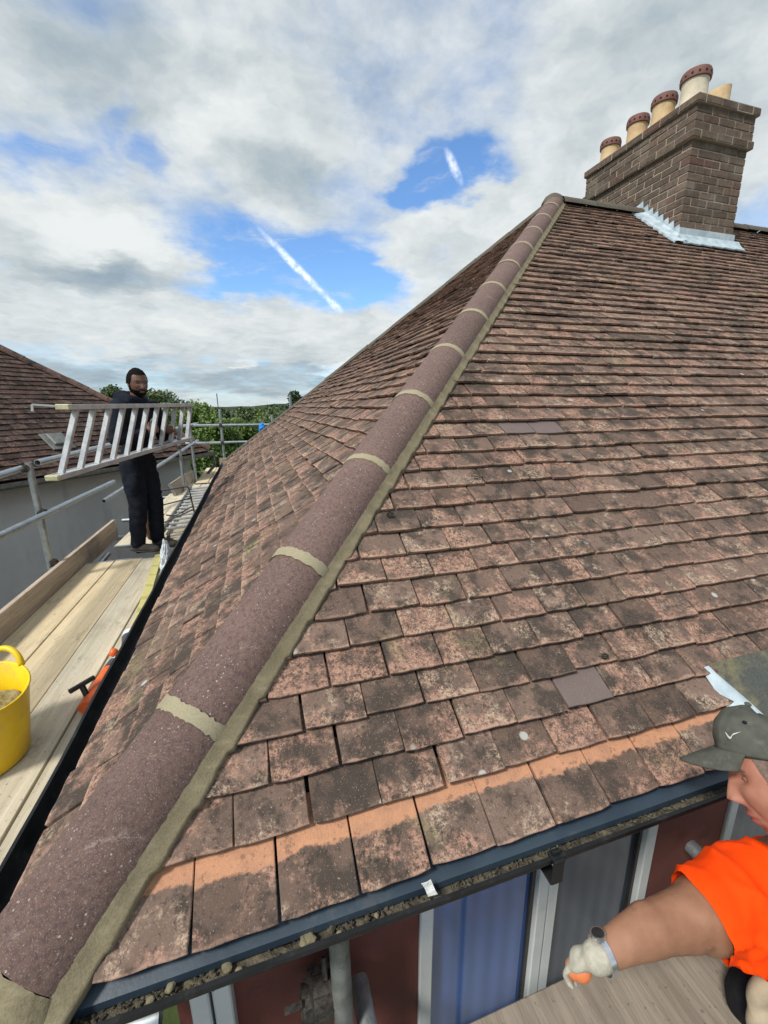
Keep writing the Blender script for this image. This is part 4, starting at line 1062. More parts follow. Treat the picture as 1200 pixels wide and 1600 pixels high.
rl = empty('roof_ladder', (-.42, 5.5, -.46), 'dark metal roof ladder lying flat on the far deck boards', 'ladder')
a0, a1, b0, b1 = Vector((-.555, 4.50, -.40)), Vector((-.60, 7.3, -.40)), Vector((-.22, 4.55, -.40)), Vector((-.27, 7.35, -.39))
for (p, q) in ((a0, a1), (b0, b1)):
    m_ = MB(); bar(m_, p, q, .028, .06, bev=.003); m_.build('stile', M['dark_alu'], rl)
for i in range(13):
    t = (i+.3)/13; m_ = MB(); m_.tube([a0.lerp(a1, t), b0.lerp(b1, t)], .016, 8); m_.build('rung', M['alu'], rl)
hk = empty('roof_hook', (-.4, 4.6, -.42), 'black bent-tube roof hook with wheels standing over the end of the roof ladder', 'roof hook')
def bent(pts, r, m, name, parent):
    m_ = MB(); out = []
    P_ = [Vector(p) for p in pts]
    for i in range(len(P_)):
        if 0 < i < len(P_)-1:
            d0 = (P_[i-1]-P_[i]).normalized(); d1 = (P_[i+1]-P_[i]).normalized(); k = min(.045, (P_[i-1]-P_[i]).length*.4, (P_[i+1]-P_[i]).length*.4)
            a_, b_ = P_[i]+d0*k, P_[i]+d1*k
            out += [a_.lerp(P_[i], t).lerp(P_[i].lerp(b_, t), t) for t in (0, .25, .5, .75, 1)]
        else: out.append(P_[i])
    m_.tube(out, r, 8); return m_.build(name, M[m], parent, smooth=True)
bent([(-.545, 4.40, -.42), (-.575, 4.42, .07), (-.30, 4.95, .02), (-.27, 4.98, -.34)], .010, 'dark_alu', 'frame', hk)
bent([(-.572, 4.43, -.10), (-.28, 4.97, -.13)], .008, 'dark_alu', 'cross_bar', hk); bent([(-.556, 4.41, -.30), (-.27, 4.97, -.28)], .008, 'dark_alu', 'cross_bar', hk)
bent([(-.50, 4.50, -.22), (-.44, 4.62, -.27), (-.26, 4.9, -.22)], .008, 'dark_alu', 'cross_bar', hk)
for p in ((-.545, 4.39, -.425), (-.475, 4.34, -.43)):
    m_ = MB(); m_.tube([Vector(p)-Vector((.014, 0, 0)), Vector(p)+Vector((.014, 0, 0))], .03, 12); m_.build('wheel', M['black_plastic'], hk, auto=40)
m_ = MB(); bar(m_, (-.475, 4.34, -.43), (-.24, 4.42, -.44), .012, .012); m_.build('axle', M['alu'], hk)

# ------------------------------------------------------------------ bucket, strip, tool, bags
BC = Vector((-.70, 1.245, -.5)); BR0, BR1, BHt = .170, .215, .33
bk = empty('bucket', tuple(BC), 'yellow rubber builders bucket with loop handles part filled with mortar', 'bucket')
m_ = MB(); n = 48; prof = [(.001, .004), (BR0*.93, .0), (BR0, .014), (BR0+(BR1-BR0)*.5, BHt*.5), (BR1, BHt-.008), (BR1+.006, BHt), (BR1+.001, BHt+.005), (BR1-.006, BHt), (BR0-.004+(BR1-BR0)*.5, BHt*.5), (BR0-.006, .02), (.001, .016)]
for (r_, z_) in prof:
    for k in range(n):
        a = 2*math.pi*k/n; rr_ = r_*(1+.02*math.cos(2*a+.6)*z_/BHt+.006*noise.noise(Vector((math.cos(a)*2, math.sin(a)*2, z_*9))))
        m_.v.append(Vector((rr_*math.cos(a), rr_*math.sin(a), z_+(.02*math.cos(2*(a-1.25)) if z_ > .3 else 0)))+BC)
m_.f = [(i*n+k, i*n+(k+1) % n, (i+1)*n+(k+1) % n, (i+1)*n+k) for i in range(len(prof)-1) for k in range(n)]
m_.build('tub', M['yellow'], bk, smooth=True)
for a0_ in (1.22, 1.22+math.pi):
    m_ = MB(); pts = []
    for k in range(15):
        t = math.pi*k/14; a = a0_+math.cos(t)*.36; rr_ = BR1+.002
        pts.append(BC+Vector((rr_*math.cos(a), rr_*math.sin(a), BHt+.012+math.sin(t)*.075)))
    m_.tube(pts, .013, 8); m_.build('handle', M['yellow'], bk, smooth=True)
m_ = MB(); k_ = 14
for j in range(k_+1):
    for i in range(n):
        r_ = (BR1-.03)*j/k_; a = 2*math.pi*i/n; p = Vector((r_*math.cos(a), r_*math.sin(a), 0)); m_.v.append(BC+p+Vector((0, 0, .215+.03*(1-j/k_)+.022*noise.noise(p*14)+.012*noise.noise(p*45))))
m_.f = [(j*n+i, j*n+(i+1) % n, (j+1)*n+(i+1) % n, (j+1)*n+i) for j in range(k_) for i in range(n)]
m_.build('mortar', M['mortar_wet'], bk)

m_ = MB(); A_, B_ = Vector((-.500, 3.93, -.4885)), Vector((-.285, 1.75, -.492)); d_ = (B_-A_).normalized(); s_ = d_.cross(Vector((0, 0, 1))).normalized(); N_s = 60
for i in range(N_s+1):
    t = i/N_s; p = A_.lerp(B_, t)+Vector((0, 0, .003+.006*noise.noise(Vector((t*9, 0, 0)))**2+(.004 if False else 0))); w_ = .032+.002*noise.noise(Vector((t*30, 2, 0)))
    m_.v += [p-s_*w_, p+s_*w_, p+s_*w_+Vector((0, 0, .007)), p-s_*w_+Vector((0, 0, .007))]
m_.f = [(i*4+j, i*4+(j+1) % 4, (i+1)*4+(j+1) % 4, (i+1)*4+j) for i in range(N_s) for j in range(4)]+[(0, 1, 2, 3), (N_s*4+3, N_s*4+2, N_s*4+1, N_s*4)]
def tapem(t):
    s = t.new('ShaderNodeSeparateXYZ'); t.put(s.inputs[0], t.pos)
    g_ = t.math('GREATER_THAN', t.math('FRACT', t.math('ADD', t.math('MULTIPLY', s.outputs[1], 4.1), t.math('MULTIPLY', t.noise(t.pos, 6, 2), .8))), .78)
    n_ = t.noise(t.pos, 40, 4, .7); c = t.mix(n_, (.47, .41, .13), (.62, .57, .24)); c = t.mix(t.math('MULTIPLY', g_, .55), c, (.33, .29, .07))
    return (c, .7, n_)
M['tapem'] = mat('marked_yellow_strip', tapem, bump=(.3, .002))
tag(m_.build('yellow_strip', M['tapem']), 'long flat yellow strip lying along the deck from the man to the gutter', 'strip')

gun = empty('sealant_gun', (-.315, 1.6, -.46), 'orange sealant gun with black T handle lying beside the left gutter', 'sealant gun')
m_ = MB(); m_.tube([(-.362, 1.43, -.452), (-.348, 1.74, -.452)], .034, 14); m_.build('barrel', M['orange_plastic'], gun, auto=50)
m_ = MB(); m_.tube([(-.347, 1.742, -.452), (-.343, 1.82, -.452)], [.035, .030], 14); m_.build('collar', M['grey_plastic'], gun, auto=50)
m_ = MB(); m_.tube([(-.343, 1.82, -.452), (-.340, 1.88, -.452), (-.336, 1.94, -.452)], [.028, .012, .006], 12); m_.build('nozzle', M['white_plastic'], gun, smooth=True)
m_ = MB(); m_.tube([(-.375, 1.50, -.43), (-.395, 1.52, -.385)], .014, 10); m_.tube([(-.43, 1.475, -.375), (-.36, 1.575, -.38)], .013, 10); m_.build('handle', M['black_plastic'], gun, auto=50)
cn = empty('mortar_tube', (-.29, 1.95, -.46), 'dark grey tapered tube with a white screw cap leaning by the gutter', 'tube')
m_ = MB(); m_.tube([(-.305, 1.83, -.455), (-.318, 2.05, -.43)], [.012, .040], 16); m_.build('body', M['grey_plastic'], cn, auto=50)
m_ = MB(); m_.tube([(-.3182, 2.052, -.43), (-.320, 2.09, -.424)], .044, 16); m_.build('cap', M['white_plastic'], cn, auto=50)
me = bpy.data.meshes.new('s'); bm = bmesh.new(); bmesh.ops.create_icosphere(bm, subdivisions=3, radius=.025); bm.to_mesh(me); bm.free()
o = link('sponge', me, M['orange_plastic']); o.location = (-.392, 1.98, -.475); tag(o, 'small orange foam ball lying next to the grey tube', 'foam ball')
def crumpled(name, loc, size, m, label, cat, seed=0, amp=.35, fr=9):
    me = bpy.data.meshes.new(name); bm = bmesh.new(); bmesh.ops.create_icosphere(bm, subdivisions=5, radius=1)
    for v in bm.verts:
        p = v.co.copy(); rdg = 1-abs(noise.noise(p*fr*.35+Vector((seed, 0, 0))))*2; k = 1+amp*(rdg-.6)+amp*.35*noise.noise(p*fr+Vector((0, seed, 0)))
        if p.z > 0: k *= 1-.35*p.z
        v.co = Vector((p.x*size[0]*k, p.y*size[1]*k, p.z*size[2]*(1+.1*noise.noise(p*2))))
    bm.to_mesh(me); bm.free(); me.shade_smooth(); o = link(name, me, m); o.location = loc; return tag(o, label, cat)
crumpled('plastic_bag', (-.158, 2.60, -.165), (.048, .055, .20), M['bag'], 'crumpled clear white plastic bag stuck against the left gutter', 'plastic bag', 2, .5)
crumpled('blue_bag', (.70, 8.27, .555), (.062, .055, .12), M['blue_bag'], 'bright blue plastic bag tied to the far guard rail', 'plastic bag', 5)

# ------------------------------------------------------------------ people
def capsule(mb, p, q, r0, r1, n=16):
    p, q = Vector(p), Vector(q); d_ = (q-p); L_ = max(d_.length, 1e-4); d_ = d_/L_; pts = []; rs = []
    for k in range(5): a = math.pi/2*k/4.5; pts.append(p-d_*r0*math.cos(a)); rs.append(max(r0*math.sin(a), .0008))
    for k in range(3): pts.append(p.lerp(q, k/2)); rs.append(r0+(r1-r0)*k/2)
    for k in range(4, -1, -1): a = math.pi/2*k/4.5; pts.append(q+d_*r1*math.cos(a)); rs.append(max(r1*math.sin(a), .0008))
    mb.tube(pts, rs, n)
def ellip(mb, c, r, rot=None, n=20):
    c = Vector(c); v = []; f = []; m2 = 12
    for j in range(1, m2):
        for i in range(n):
            a = math.pi*j/m2; b = 2*math.pi*i/n; p = Vector((r[0]*math.sin(a)*math.cos(b), r[1]*math.sin(a)*math.sin(b), r[2]*math.cos(a)))
            v.append(c+(rot @ p if rot else p))
    v += [c+(rot @ Vector((0, 0, r[2])) if rot else Vector((0, 0, r[2]))), c-(rot @ Vector((0, 0, r[2])) if rot else Vector((0, 0, r[2])))]
    for j in range(m2-2):
        for i in range(n): f.append((j*n+i, (j+1)*n+i, (j+1)*n+(i+1) % n, j*n+(i+1) % n))
    T0, B0 = len(v)-2, len(v)-1
    for i in range(n): f.append((T0, i, (i+1) % n)); f.append((B0, (m2-2)*n+(i+1) % n, (m2-2)*n+i))
    mb.add(v, f)
def blob(name, prims, m, parent, vox=.01, smooth=6, disp=None, cut=None):
    mb = MB()
    for p in prims:
        if p[0] == 'c': capsule(mb, *p[1:])
        else: ellip(mb, *p[1:])
    me = mb.mesh('src'); o = bpy.data.objects.new('src', me); col.objects.link(o)
    md = o.modifiers.new('r', 'REMESH'); md.mode = 'VOXEL'; md.voxel_size = vox
    ms = o.modifiers.new('s', 'SMOOTH'); ms.factor = .6; ms.iterations = smooth
    dg = bpy.context.evaluated_depsgraph_get(); me2 = bpy.data.meshes.new_from_object(o.evaluated_get(dg)); bpy.data.objects.remove(o); bpy.data.meshes.remove(me)
    me2.materials.clear(); me2.name = name
    if disp or cut:
        bm = bmesh.new(); bm.from_mesh(me2)
        if cut:
            for (co, no) in cut: bmesh.ops.bisect_plane(bm, geom=bm.verts[:]+bm.edges[:]+bm.faces[:], plane_co=co, plane_no=no, clear_outer=True)
        if disp:
            bm.normal_update()
            for v in bm.verts: v.co += v.normal*disp(v.co)
        bm.to_mesh(me2); bm.free()
    return link(name, me2, m, parent, smooth=True)
def folds(s, amp, dirv=(1, 1, 1)):
    def f(p):
        q = Vector((p.x*dirv[0], p.y*dirv[1], p.z*dirv[2]))*s
        a = noise.noise(q+Vector((noise.noise(q*.5), 0, 0))*1.5)
        return amp*((1-abs(a)*2.2)-.5)+amp*.3*noise.noise(q*3)
    return f
def ga(x, s): return math.exp(-(x/s)**2)
def head_mesh(fr, sc_=1.0, nose_=1.0, sub=5, jawn=.26):
    bm = bmesh.new(); bmesh.ops.create_icosphere(bm, subdivisions=sub, radius=1)
    for v in bm.verts:
        f, s, u = v.co
        F_, S_, U_ = f*.097, s*.075, u*.122
        if f > 0: F_ = .090*(abs(f)**.90)*(1-.0*u); S_ = .074*s*(1.0+.03*f)
        if U_ < 0:
            k = min(1, -U_/.122); S_ *= 1-jawn*k**1.5*(.4+.6*max(0, f)); 
            if f < 0: F_ *= 1-.42*k
            if f > 0: F_ *= 1+.02*k
        else: F_ *= 1.0-.02*u
        fr_ = max(0, f)
        if f > .15:
            A = abs(S_)
            b = 0
            pr = 0
            if U_ > -.040: pr = .029*max(0, min(1, (.016-U_)/.054))**1.25
            else: pr = .029*max(0, 1-(-.040-U_)/.0075)
            b += pr*nose_*ga(S_, .0105+.006*max(0, min(1, (.01-U_)/.05)))
            b += .0085*ga(A-.0145, .006)*ga(U_+.038, .008)-.004*ga(A-.022, .004)*ga(U_+.038, .010)
            b += .0055*ga(U_-.024, .010)*ga(A-.022, .024)
            b -= .0130*ga(U_-.004, .012)*ga(A-.031, .017); b += .0022*ga(U_-.0075, .0028)*ga(A-.032, .014); b -= .003*ga(U_-.0125, .003)*ga(A-.033, .014); b += .002*ga(U_+.0085, .003)*ga(A-.032, .014)
            b += .004*ga(U_+.024, .018)*ga(A-.046, .016)
            b += (.0060*ga(U_+.0655, .0055)+.0065*ga(U_+.0775, .0060)-.0035*ga(U_+.0712, .0025))*ga(S_, .024)
            b -= .0045*ga(U_+.089, .007)*ga(S_, .026); b += .010*ga(U_+.108, .016)*ga(S_, .024)
            b -= .003*ga(A-.027-.25*(-U_-.04), .006)*ga(U_+.058, .018)
            F_ += b*fr_**.5
        v.co = Vector((F_, S_, U_))*sc_
    me = bpy.data.meshes.new('head'); 
    for v in bm.verts: v.co = fr @ v.co
    bm.to_mesh(me); bm.free(); me.shade_smooth(); return me
def shell(me, fr, mask, off, name, m, parent, rough=.002):
    inv = fr.inverted(); bm = bmesh.new(); bm.from_mesh(me); bm.normal_update()
    dele = [f for f in bm.faces if not mask(inv @ f.calc_center_median())]
    bmesh.ops.delete(bm, geom=dele, context='FACES')
    for v in bm.verts: v.co += v.normal*(off+rough*noise.noise(v.co*90)+rough*noise.noise(v.co*220))
    me2 = bpy.data.meshes.new(name); bm.to_mesh(me2); bm.free(); me2.shade_smooth(); return link(name, me2, m, parent)
def hand(prims, wrist, palm_c, fd, side, up, s=1.0, curl=.9, flip=1):
    """five separate fingers from a palm: fd finger direction, side towards the thumb, up the back of the hand"""
    wrist, palm_c, fd, side, up = [Vector(x) for x in (wrist, palm_c, fd, side, up)]
    fd.normalize(); side = (side-fd*side.dot(fd)).normalized(); up = fd.cross(side) if fd.cross(side).dot(up) > 0 else -fd.cross(side)
    prims.append(('c', wrist, palm_c, .026*s, .030*s)); rot = frame(Vector(), fd, side, up).to_3x3()
    prims.append(('e', palm_c, (.046*s, .041*s, .019*s), rot))
    for i, (o_, L_) in enumerate(((.030, .068), (.010, .076), (-.010, .070), (-.029, .056))):
        p = palm_c+fd*.036*s+side*o_*s; a = 0; seg = [L_*.45, L_*.32, L_*.23]; r_ = .0095*s
        for k, l in enumerate(seg):
            a += curl*(.45 if k == 0 else .75); q = p+(fd*math.cos(a)-up*math.sin(a))*l*s; prims.append(('c', p, q, r_, r_*.9)); p = q; r_ *= .92
    p = palm_c-fd*.012*s+side*.034*s; q = p+(side*.8+fd*.5-up*.35).normalized()*.036*s; r3 = q+(fd*.85+side*.1-up*.6).normalized()*.032*s
    prims.append(('c', p, q, .013*s, .011*s)); prims.append(('c', q, r3, .011*s, .009*s))

# the man holding the ladder
mn = empty('person', (-.64, 4.04, -.46), 'bearded man in navy hoodie and dark trousers standing on the deck, holding the ladder', 'person')
PB = Vector((-.64, 4.04, -.458)); Fm_ = Vector((.90, -.43, 0)).normalized(); Lm = Vector((-Fm_.y, Fm_.x, 0))
def mp(f, l, z): return PB+Fm_*(f*1.06+.072*max(0, z-.15))+Lm*l*1.08+Vector((0, 0, z))
rotm = frame(Vector(), Fm_, Lm, Vector((0, 0, 1))).to_3x3()
hd_f = Vector((.62, -.78, -.10)).normalized(); hd_s = Vector((0, 0, 1)).cross(hd_f).normalized(); hd_u = hd_f.cross(hd_s)
hfr = frame(mp(.07, -.01, 1.655), hd_f, hd_s, hd_u)
hm = head_mesh(hfr, 1.07, .9, 5, .18)
shoR, shoL = mp(.02, -.19, 1.44), mp(.04, .19, 1.44); elR, elL = mp(.03, -.26, 1.15), mp(.10, .24, 1.15)
hdR, hdL = Vector((-.372, 3.86, .775)), Vector((-.262, 4.07, .765))
bp = []
hand(bp, hdR+(elR-hdR).normalized()*.09, hdR+(elR-hdR).normalized()*.03, (.55, .35, .1), (0, .1, 1), (.6, -.8, 0), 1.05, 1.0)
hand(bp, hdL+(elL-hdL).normalized()*.09, hdL+(elL-hdL).normalized()*.03, (.45, .4, .1), (0, .1, 1), (.6, -.8, 0), 1.05, 1.0)
hands_ = bp
bp2 = [('c', mp(.03, 0, 1.40), mp(.06, -.005, 1.60), .062, .058)]+hands_
bp2 += [('c', elR, hdR+(elR-hdR).normalized()*.08, .045, .028), ('c', elL, hdL+(elL-hdL).normalized()*.08, .045, .028), ('c', shoR, elR, .05, .042), ('c', shoL, elL, .05, .042),
        ('e', mp(.02, 0, 1.25), (.09, .15, .22), rotm), ('c', mp(.02, -.19, 1.42), mp(.02, .19, 1.42), .05, .05), ('c', mp(.0, -.09, .92), mp(0, -.09, .1), .07, .04), ('c', mp(.0, .09, .92), mp(0, .09, .1), .07, .04), ('e', mp(0, 0, .98), (.09, .13, .12), rotm)]
body = blob('body', bp2, M['skin_brown'], mn, .0095, 3)
o = link('head', hm, M['skin_brown'], mn)
shell(hm, hfr, lambda p: p.z > .035+(.02 if p.x > .06 else -.045*(1-max(0, p.x)/.06)) and not (p.x > .035 and p.z < .078), .007, 'hair', M['hair_black'], mn, .004)
shell(hm, hfr, lambda p: (p.x > -.02 and p.z < -.052-.25*max(0, p.x-.03)*(abs(p.y) > .028) and not (p.z > -.082 and abs(p.y) < .024 and p.z < -.062 and p.x > .06)) or (p.x > -.01 and p.x < .022 and p.z < .03), .0035, 'beard', M['hair_black'], mn, .003)
for s_ in (-1, 1):
    m_ = MB(); ellip(m_, hfr @ Vector((.068, .033*s_, .002)), (.0125, .0125, .0125)); m_.build('eye', M['eye_dark'], o, smooth=True)
    m_ = MB(); capsule(m_, hfr @ Vector((.090, .016*s_, .021)), hfr @ Vector((.080, .046*s_, .023)), .0045, .003, 8); m_.build('eyebrow', M['hair_black'], o, smooth=True)
    m_ = MB(); ellip(m_, hfr @ Vector((-.004, .077*s_, -.012)), (.018, .010, .030), hfr.to_3x3()); m_.build('ear', M['skin_brown'], o, smooth=True)
cl = [('e', mp(.02, 0, 1.28), (.135, .195, .235), rotm), ('e', mp(.0, 0, 1.02), (.125, .175, .16), rotm), ('c', mp(.01, -.17, 1.43), mp(.01, .17, 1.43), .075, .075),
      ('c', shoR, elR, .078, .066), ('c', shoL, elL, .078, .066), ('c', elR, hdR+(elR-hdR).normalized()*.10, .064, .048), ('c', elL, hdL+(elL-hdL).normalized()*.10, .064, .048),
      ('c', mp(-.06, -.06, 1.52), mp(-.06, .06, 1.52), .07, .07), ('c', mp(.05, -.09, 1.50), mp(.10, 0, 1.485), .045, .04), ('c', mp(.05, .09, 1.50), mp(.10, 0, 1.485), .045, .04), ('c', mp(-.02, -.08, 1.52), mp(.05, -.09, 1.50), .05, .045), ('c', mp(-.02, .08, 1.52), mp(.05, .09, 1.50), .05, .045)]
blob('hoodie', cl, M['navy'], mn, .012, 4, folds(7, .0075, (1, 1, 1.3)))
tr = [('e', mp(-.01, 0, .95), (.125, .17, .14), rotm), ('c', mp(-.0, -.085, .90), mp(.03, -.085, .50), .110, .086), ('c', mp(.03, -.085, .50), mp(-.01, -.08, .09), .084, .070),
      ('c', mp(-.0, .085, .90), mp(.06, .10, .50), .108, .084), ('c', mp(.06, .10, .50), mp(.06, .10, .09), .082, .069), ('e', mp(.05, -.15, .72), (.075, .045, .10), rotm)]
blob('trousers', tr, M['navy'], mn, .013, 3, folds(8, .008, (1, 1, 1.2)))
for (f_, l_) in ((-.01, -.08), (.06, .10)):
    bt = [('c', mp(f_-.02, l_, .045), mp(f_+.14, l_, .040), .045, .042), ('c', mp(f_-.01, l_, .06), mp(f_, l_, .12), .05, .048), ('e', mp(f_+.16, l_, .035), (.055, .046, .035), rotm)]
    b_ = blob('boot', bt, M['boot'], mn, .009, 3, cut=[(mp(0, 0, .002), (0, 0, -1))])
    sl_ = MB(); ellip(sl_, mp(f_+.06, l_, .012), (.165, .054, .013), rotm); sl_.build('sole', M['black_plastic'], b_, smooth=True)
# white print on the chest
fr3 = frame(mp(.168, -.045, 1.30), (Lm*-.9+Fm_*-.25).normalized()*-1, Vector((0, 0, 1)), Fm_)
for k, ch in enumerate('SO'):
    cu = bpy.data.curves.new('print', 'FONT'); cu.body = ch; cu.size = .13; cu.extrude = .002; tobj = bpy.data.objects.new('t', cu); col.objects.link(tobj)
    dg = bpy.context.evaluated_depsgraph_get(); me = bpy.data.meshes.new_from_object(tobj.evaluated_get(dg)); bpy.data.objects.remove(tobj)
    M4 = frame(mp(.160, -.09+.085*k, 1.24), Lm, Vector((0, 0, 1)), Fm_)
    for v in me.vertices: v.co = M4 @ v.co
    me.materials.clear(); link('printed_letter', me, M['white_plastic'], mn)

# the man crouching at the front gutter
wk = empty('person', (1.85, -.40, -.60), 'man in orange T-shirt and khaki cap crouching at the right, reaching under the gutter', 'person')
Rw = Matrix(((-.611, -.783, .120), (.669, -.429, .607), (-.424, .451, .785)))   # columns: forward, side, up
Rw = Matrix((( -.611, -.783, .120), (.669, -.429, .607), (-.424, .451, .785)))
HF, HS, HU = Vector((-.611, .669, -.424)), Vector((-.783, -.429, .451)), Vector((.120, .607, .785))
HF, HS = (HF*math.cos(R(12))+HS*math.sin(R(12))).normalized(), (HS*math.cos(R(12))-HF*math.sin(R(12))).normalized()
wfr = frame(Vector((1.585, -.215, .166)), HF, HS, HU)
wm = head_mesh(wfr, 1.03, .86, 6, .16)
wh = link('head', wm, M['skin_pale'], wk)
def wv3(f, s, u): return wfr @ Vector((f, s, u))
shell(wm, wfr, lambda p: p.z > .0 and p.x < .052-.25*max(0, .045-p.z) and p.z < .07, .0022, 'hair', M['hair_short'], wk, .0008)
for s_ in (-1, 1):
    m_ = MB(); ellip(m_, wv3(.0625, .031*s_, .002), (.0122, .0122, .0122)); m_.build('eye', M['eye_white'], wh, smooth=True)
    m_ = MB(); ellip(m_, wv3(.0700, .031*s_, -.003), (.0056, .0062, .0062), wfr.to_3x3()); m_.build('iris', M['eye_dark'], wh, smooth=True)
    m_ = MB()
    for k in range(13):
        a = R(-75+150*k/12); 
        for (du, rr_) in ((.004, .0142), (.0, .0150), (-.003, .0138)):
            m_.v.append(wv3(.0622+math.cos(a)*rr_*.98, .031*s_+math.sin(a)*rr_, .003+du+.002*math.cos(a)))
    m_.f = [(k*3+j, k*3+j+1, (k+1)*3+j+1, (k+1)*3+j) for k in range(12) for j in range(2)]
    m_.build('eyelid', M['skin_pale'], wh, smooth=True)
    m_ = MB(); capsule(m_, wv3(.0905, .014*s_, .021), wv3(.0865, .034*s_, .026), .0042, .0042, 8); capsule(m_, wv3(.0865, .034*s_, .026), wv3(.072, .052*s_, .021), .0042, .0018, 8); capsule(m_, wv3(.0755, .022*s_, .0035), wv3(.0755, .034*s_, .0055), .0014, .0016, 6); capsule(m_, wv3(.0755, .034*s_, .0055), wv3(.066, .047*s_, .001), .0016, .001, 6); m_.build('eyebrow', M['hair_short'], wh, smooth=True)
    m_ = MB(); ellip(m_, wv3(-.008, .077*s_, -.014), (.018, .008, .031), wfr.to_3x3()); ellip(m_, wv3(-.012, .083*s_, -.006), (.020, .005, .024), wfr.to_3x3()); m_.build('ear', M['skin_pale'], wh, smooth=True)
shell(wm, wfr, lambda p: p.x > .06 and abs(p.y) < .024 and -.0835+3*p.y*p.y < p.z < -.0605-6*p.y*p.y, .0006, 'lips', M['lip'], wh, .0002)
# cap: dome, band, brim, button, stitched mark
cpo = empty('cap', (0, 0, 0), parent=wk); cpo.location = (0, 0, 0)
def cap_pt(a, t, off=0.0):
    """a: angle round from the front, t: 0 at the band .. 1 crown"""
    ax_f, ax_s = (.103 if math.cos(a) > 0 else .108), .0845
    k = math.cos(t*math.pi/2)**.62; h = math.sin(t*math.pi/2)
    zb_ = .057-.022*(1-math.cos(a))*.5+.003*math.cos(2*a)
    p = Vector((math.cos(a)*(ax_f+off)*k+.0, math.sin(a)*(ax_s+off)*k, zb_+(.090+off)*h*(1 if math.cos(a) > 0 else 1.06)*(.94+.06*math.cos(a))))
    return p
m_ = MB(); na, nt_ = 72, 22
for j in range(nt_+1):
    for i in range(na):
        a = 2*math.pi*i/na; t = j/nt_*.985; p = cap_pt(a, t)
        seam = min(abs(((a-math.pi/6) % (math.pi/3))), math.pi/3-abs(((a-math.pi/6) % (math.pi/3))))
        p *= 1-.012*math.exp(-(seam/.022)**2)*(1-t*.3)*1.6
        w_ = .0022*noise.noise(p*26)+.0012*noise.noise(p*60)+(.003*noise.noise(Vector((p.x*20, p.y*20, p.z*60))) if t < .35 else 0)
        m_.v.append(wfr @ (p*(1+w_*8)))
m_.f = [(j*na+i, j*na+(i+1) % na, (j+1)*na+(i+1) % na, (j+1)*na+i) for j in range(nt_) for i in range(na)]+[tuple(nt_*na+i for i in range(na))]
cm = m_.build('crown', M['cap'], cpo, smooth=True); sm_ = cm.modifiers.new('s', 'SOLIDIFY'); sm_.thickness = .002
m_ = MB(); n_a, n_r = 26, 10
for j in range(n_r+1):
    for i in range(n_a+1):
        a = R(-54+108*i/n_a); rr_ = j/n_r; e0_ = cap_pt(a, .0, .001); L_ = .078*(math.cos(a*1.60))**.45 if abs(a*1.60) < math.pi/2 else 0
        p = e0_+Vector((1, 0, -.26))*L_*rr_+Vector((0, 0, .004-.0)); p.z -= 4.5*(p.y**2)*rr_; p.z -= .004*rr_*rr_
        m_.v.append(wfr @ p)
m_.f = [(j*(n_a+1)+i, j*(n_a+1)+i+1, (j+1)*(n_a+1)+i+1, (j+1)*(n_a+1)+i) for j in range(n_r) for i in range(n_a)]
bo = m_.build('brim', M['cap'], cpo, smooth=True); sm_ = bo.modifiers.new('s', 'SOLIDIFY'); sm_.thickness = .0035; sm_.offset = 0
m_ = MB(); ellip(m_, wfr @ cap_pt(0, .985), (.007, .007, .004)); m_.build('button', M['cap'], cpo, smooth=True)
m_ = MB(); sw = []   # curved tick stitched on the side panel
for k in range(15):
    t = k/14; a = .62+.36*t; tt = .30-.09*math.sin(min(1, t*2.2)*math.pi/2*1.6)*(1 if t < .5 else 1)+.16*max(0, t-.3)
    wd = .020*math.sin(math.pi*min(1, t*1.0)**.5)+.002
    m_.v += [wfr @ cap_pt(a, tt, .0035), wfr @ cap_pt(a+.01, tt+wd*1.6, .0035)]
m_.f = [(2*k, 2*k+1, 2*k+3, 2*k+2) for k in range(14)]
m_.build('stitched_tick', M['logo'], cpo)
for a_, t_ in ((1.05, .55),): m_ = MB(); ellip(m_, wfr @ cap_pt(a_, t_, .001), (.0045, .0045, .003)); m_.build('eyelet', M['black_cloth'], cpo)
# neck, arms, torso (skin) as one body
def V3(*a): return Vector(a)
SH = V3(1.535, -.215, -.135); EL = V3(1.255, -.225, -.110); WR = V3(1.112, -.226, -.118)
bp = [('c', wv3(-.02, 0, -.06), V3(1.74, -.25, -.04), .058, .066), ('e', V3(1.80, -.30, -.20), (.15, .13, .19)), ('c', V3(1.74, -.26, -.06), SH, .07, .065),
      ('c', SH, V3(1.40, -.235, -.125), .066, .069), ('c', V3(1.40, -.235, -.120), EL, .060, .045), ('c', EL, V3(1.19, -.226, -.111), .047, .038), ('c', V3(1.19, -.226, -.111), WR, .038, .0265),
      ('c', V3(2.02, -.22, -.14), V3(2.14, -.40, -.33), .06, .05), ('c', V3(1.78, -.26, -.06), V3(2.02, -.20, -.12), .07, .065), ('c', V3(2.14, -.40, -.33), V3(1.98, -.56, -.42), .05, .035),
      ('c', V3(1.85, -.40, -.42), V3(1.62, -.34, -.44), .07, .07)]
hp_ = []
hand(hp_, WR, WR+V3(-.020, .018, -.026), (-.35, .5, -.85), (.75, .45, -.1), (-.8, -.5, .4), .64, 1.0)
bp += [x for x in hp_]
arm_ = blob('body', bp, M['skin_arm'], wk, .0068, 5, lambda p: .0012*noise.noise(p*38)+.0022*noise.noise(p*13)-.004*math.exp(-((p-(EL+V3(.02, 0, 0))).length/.03)**2))
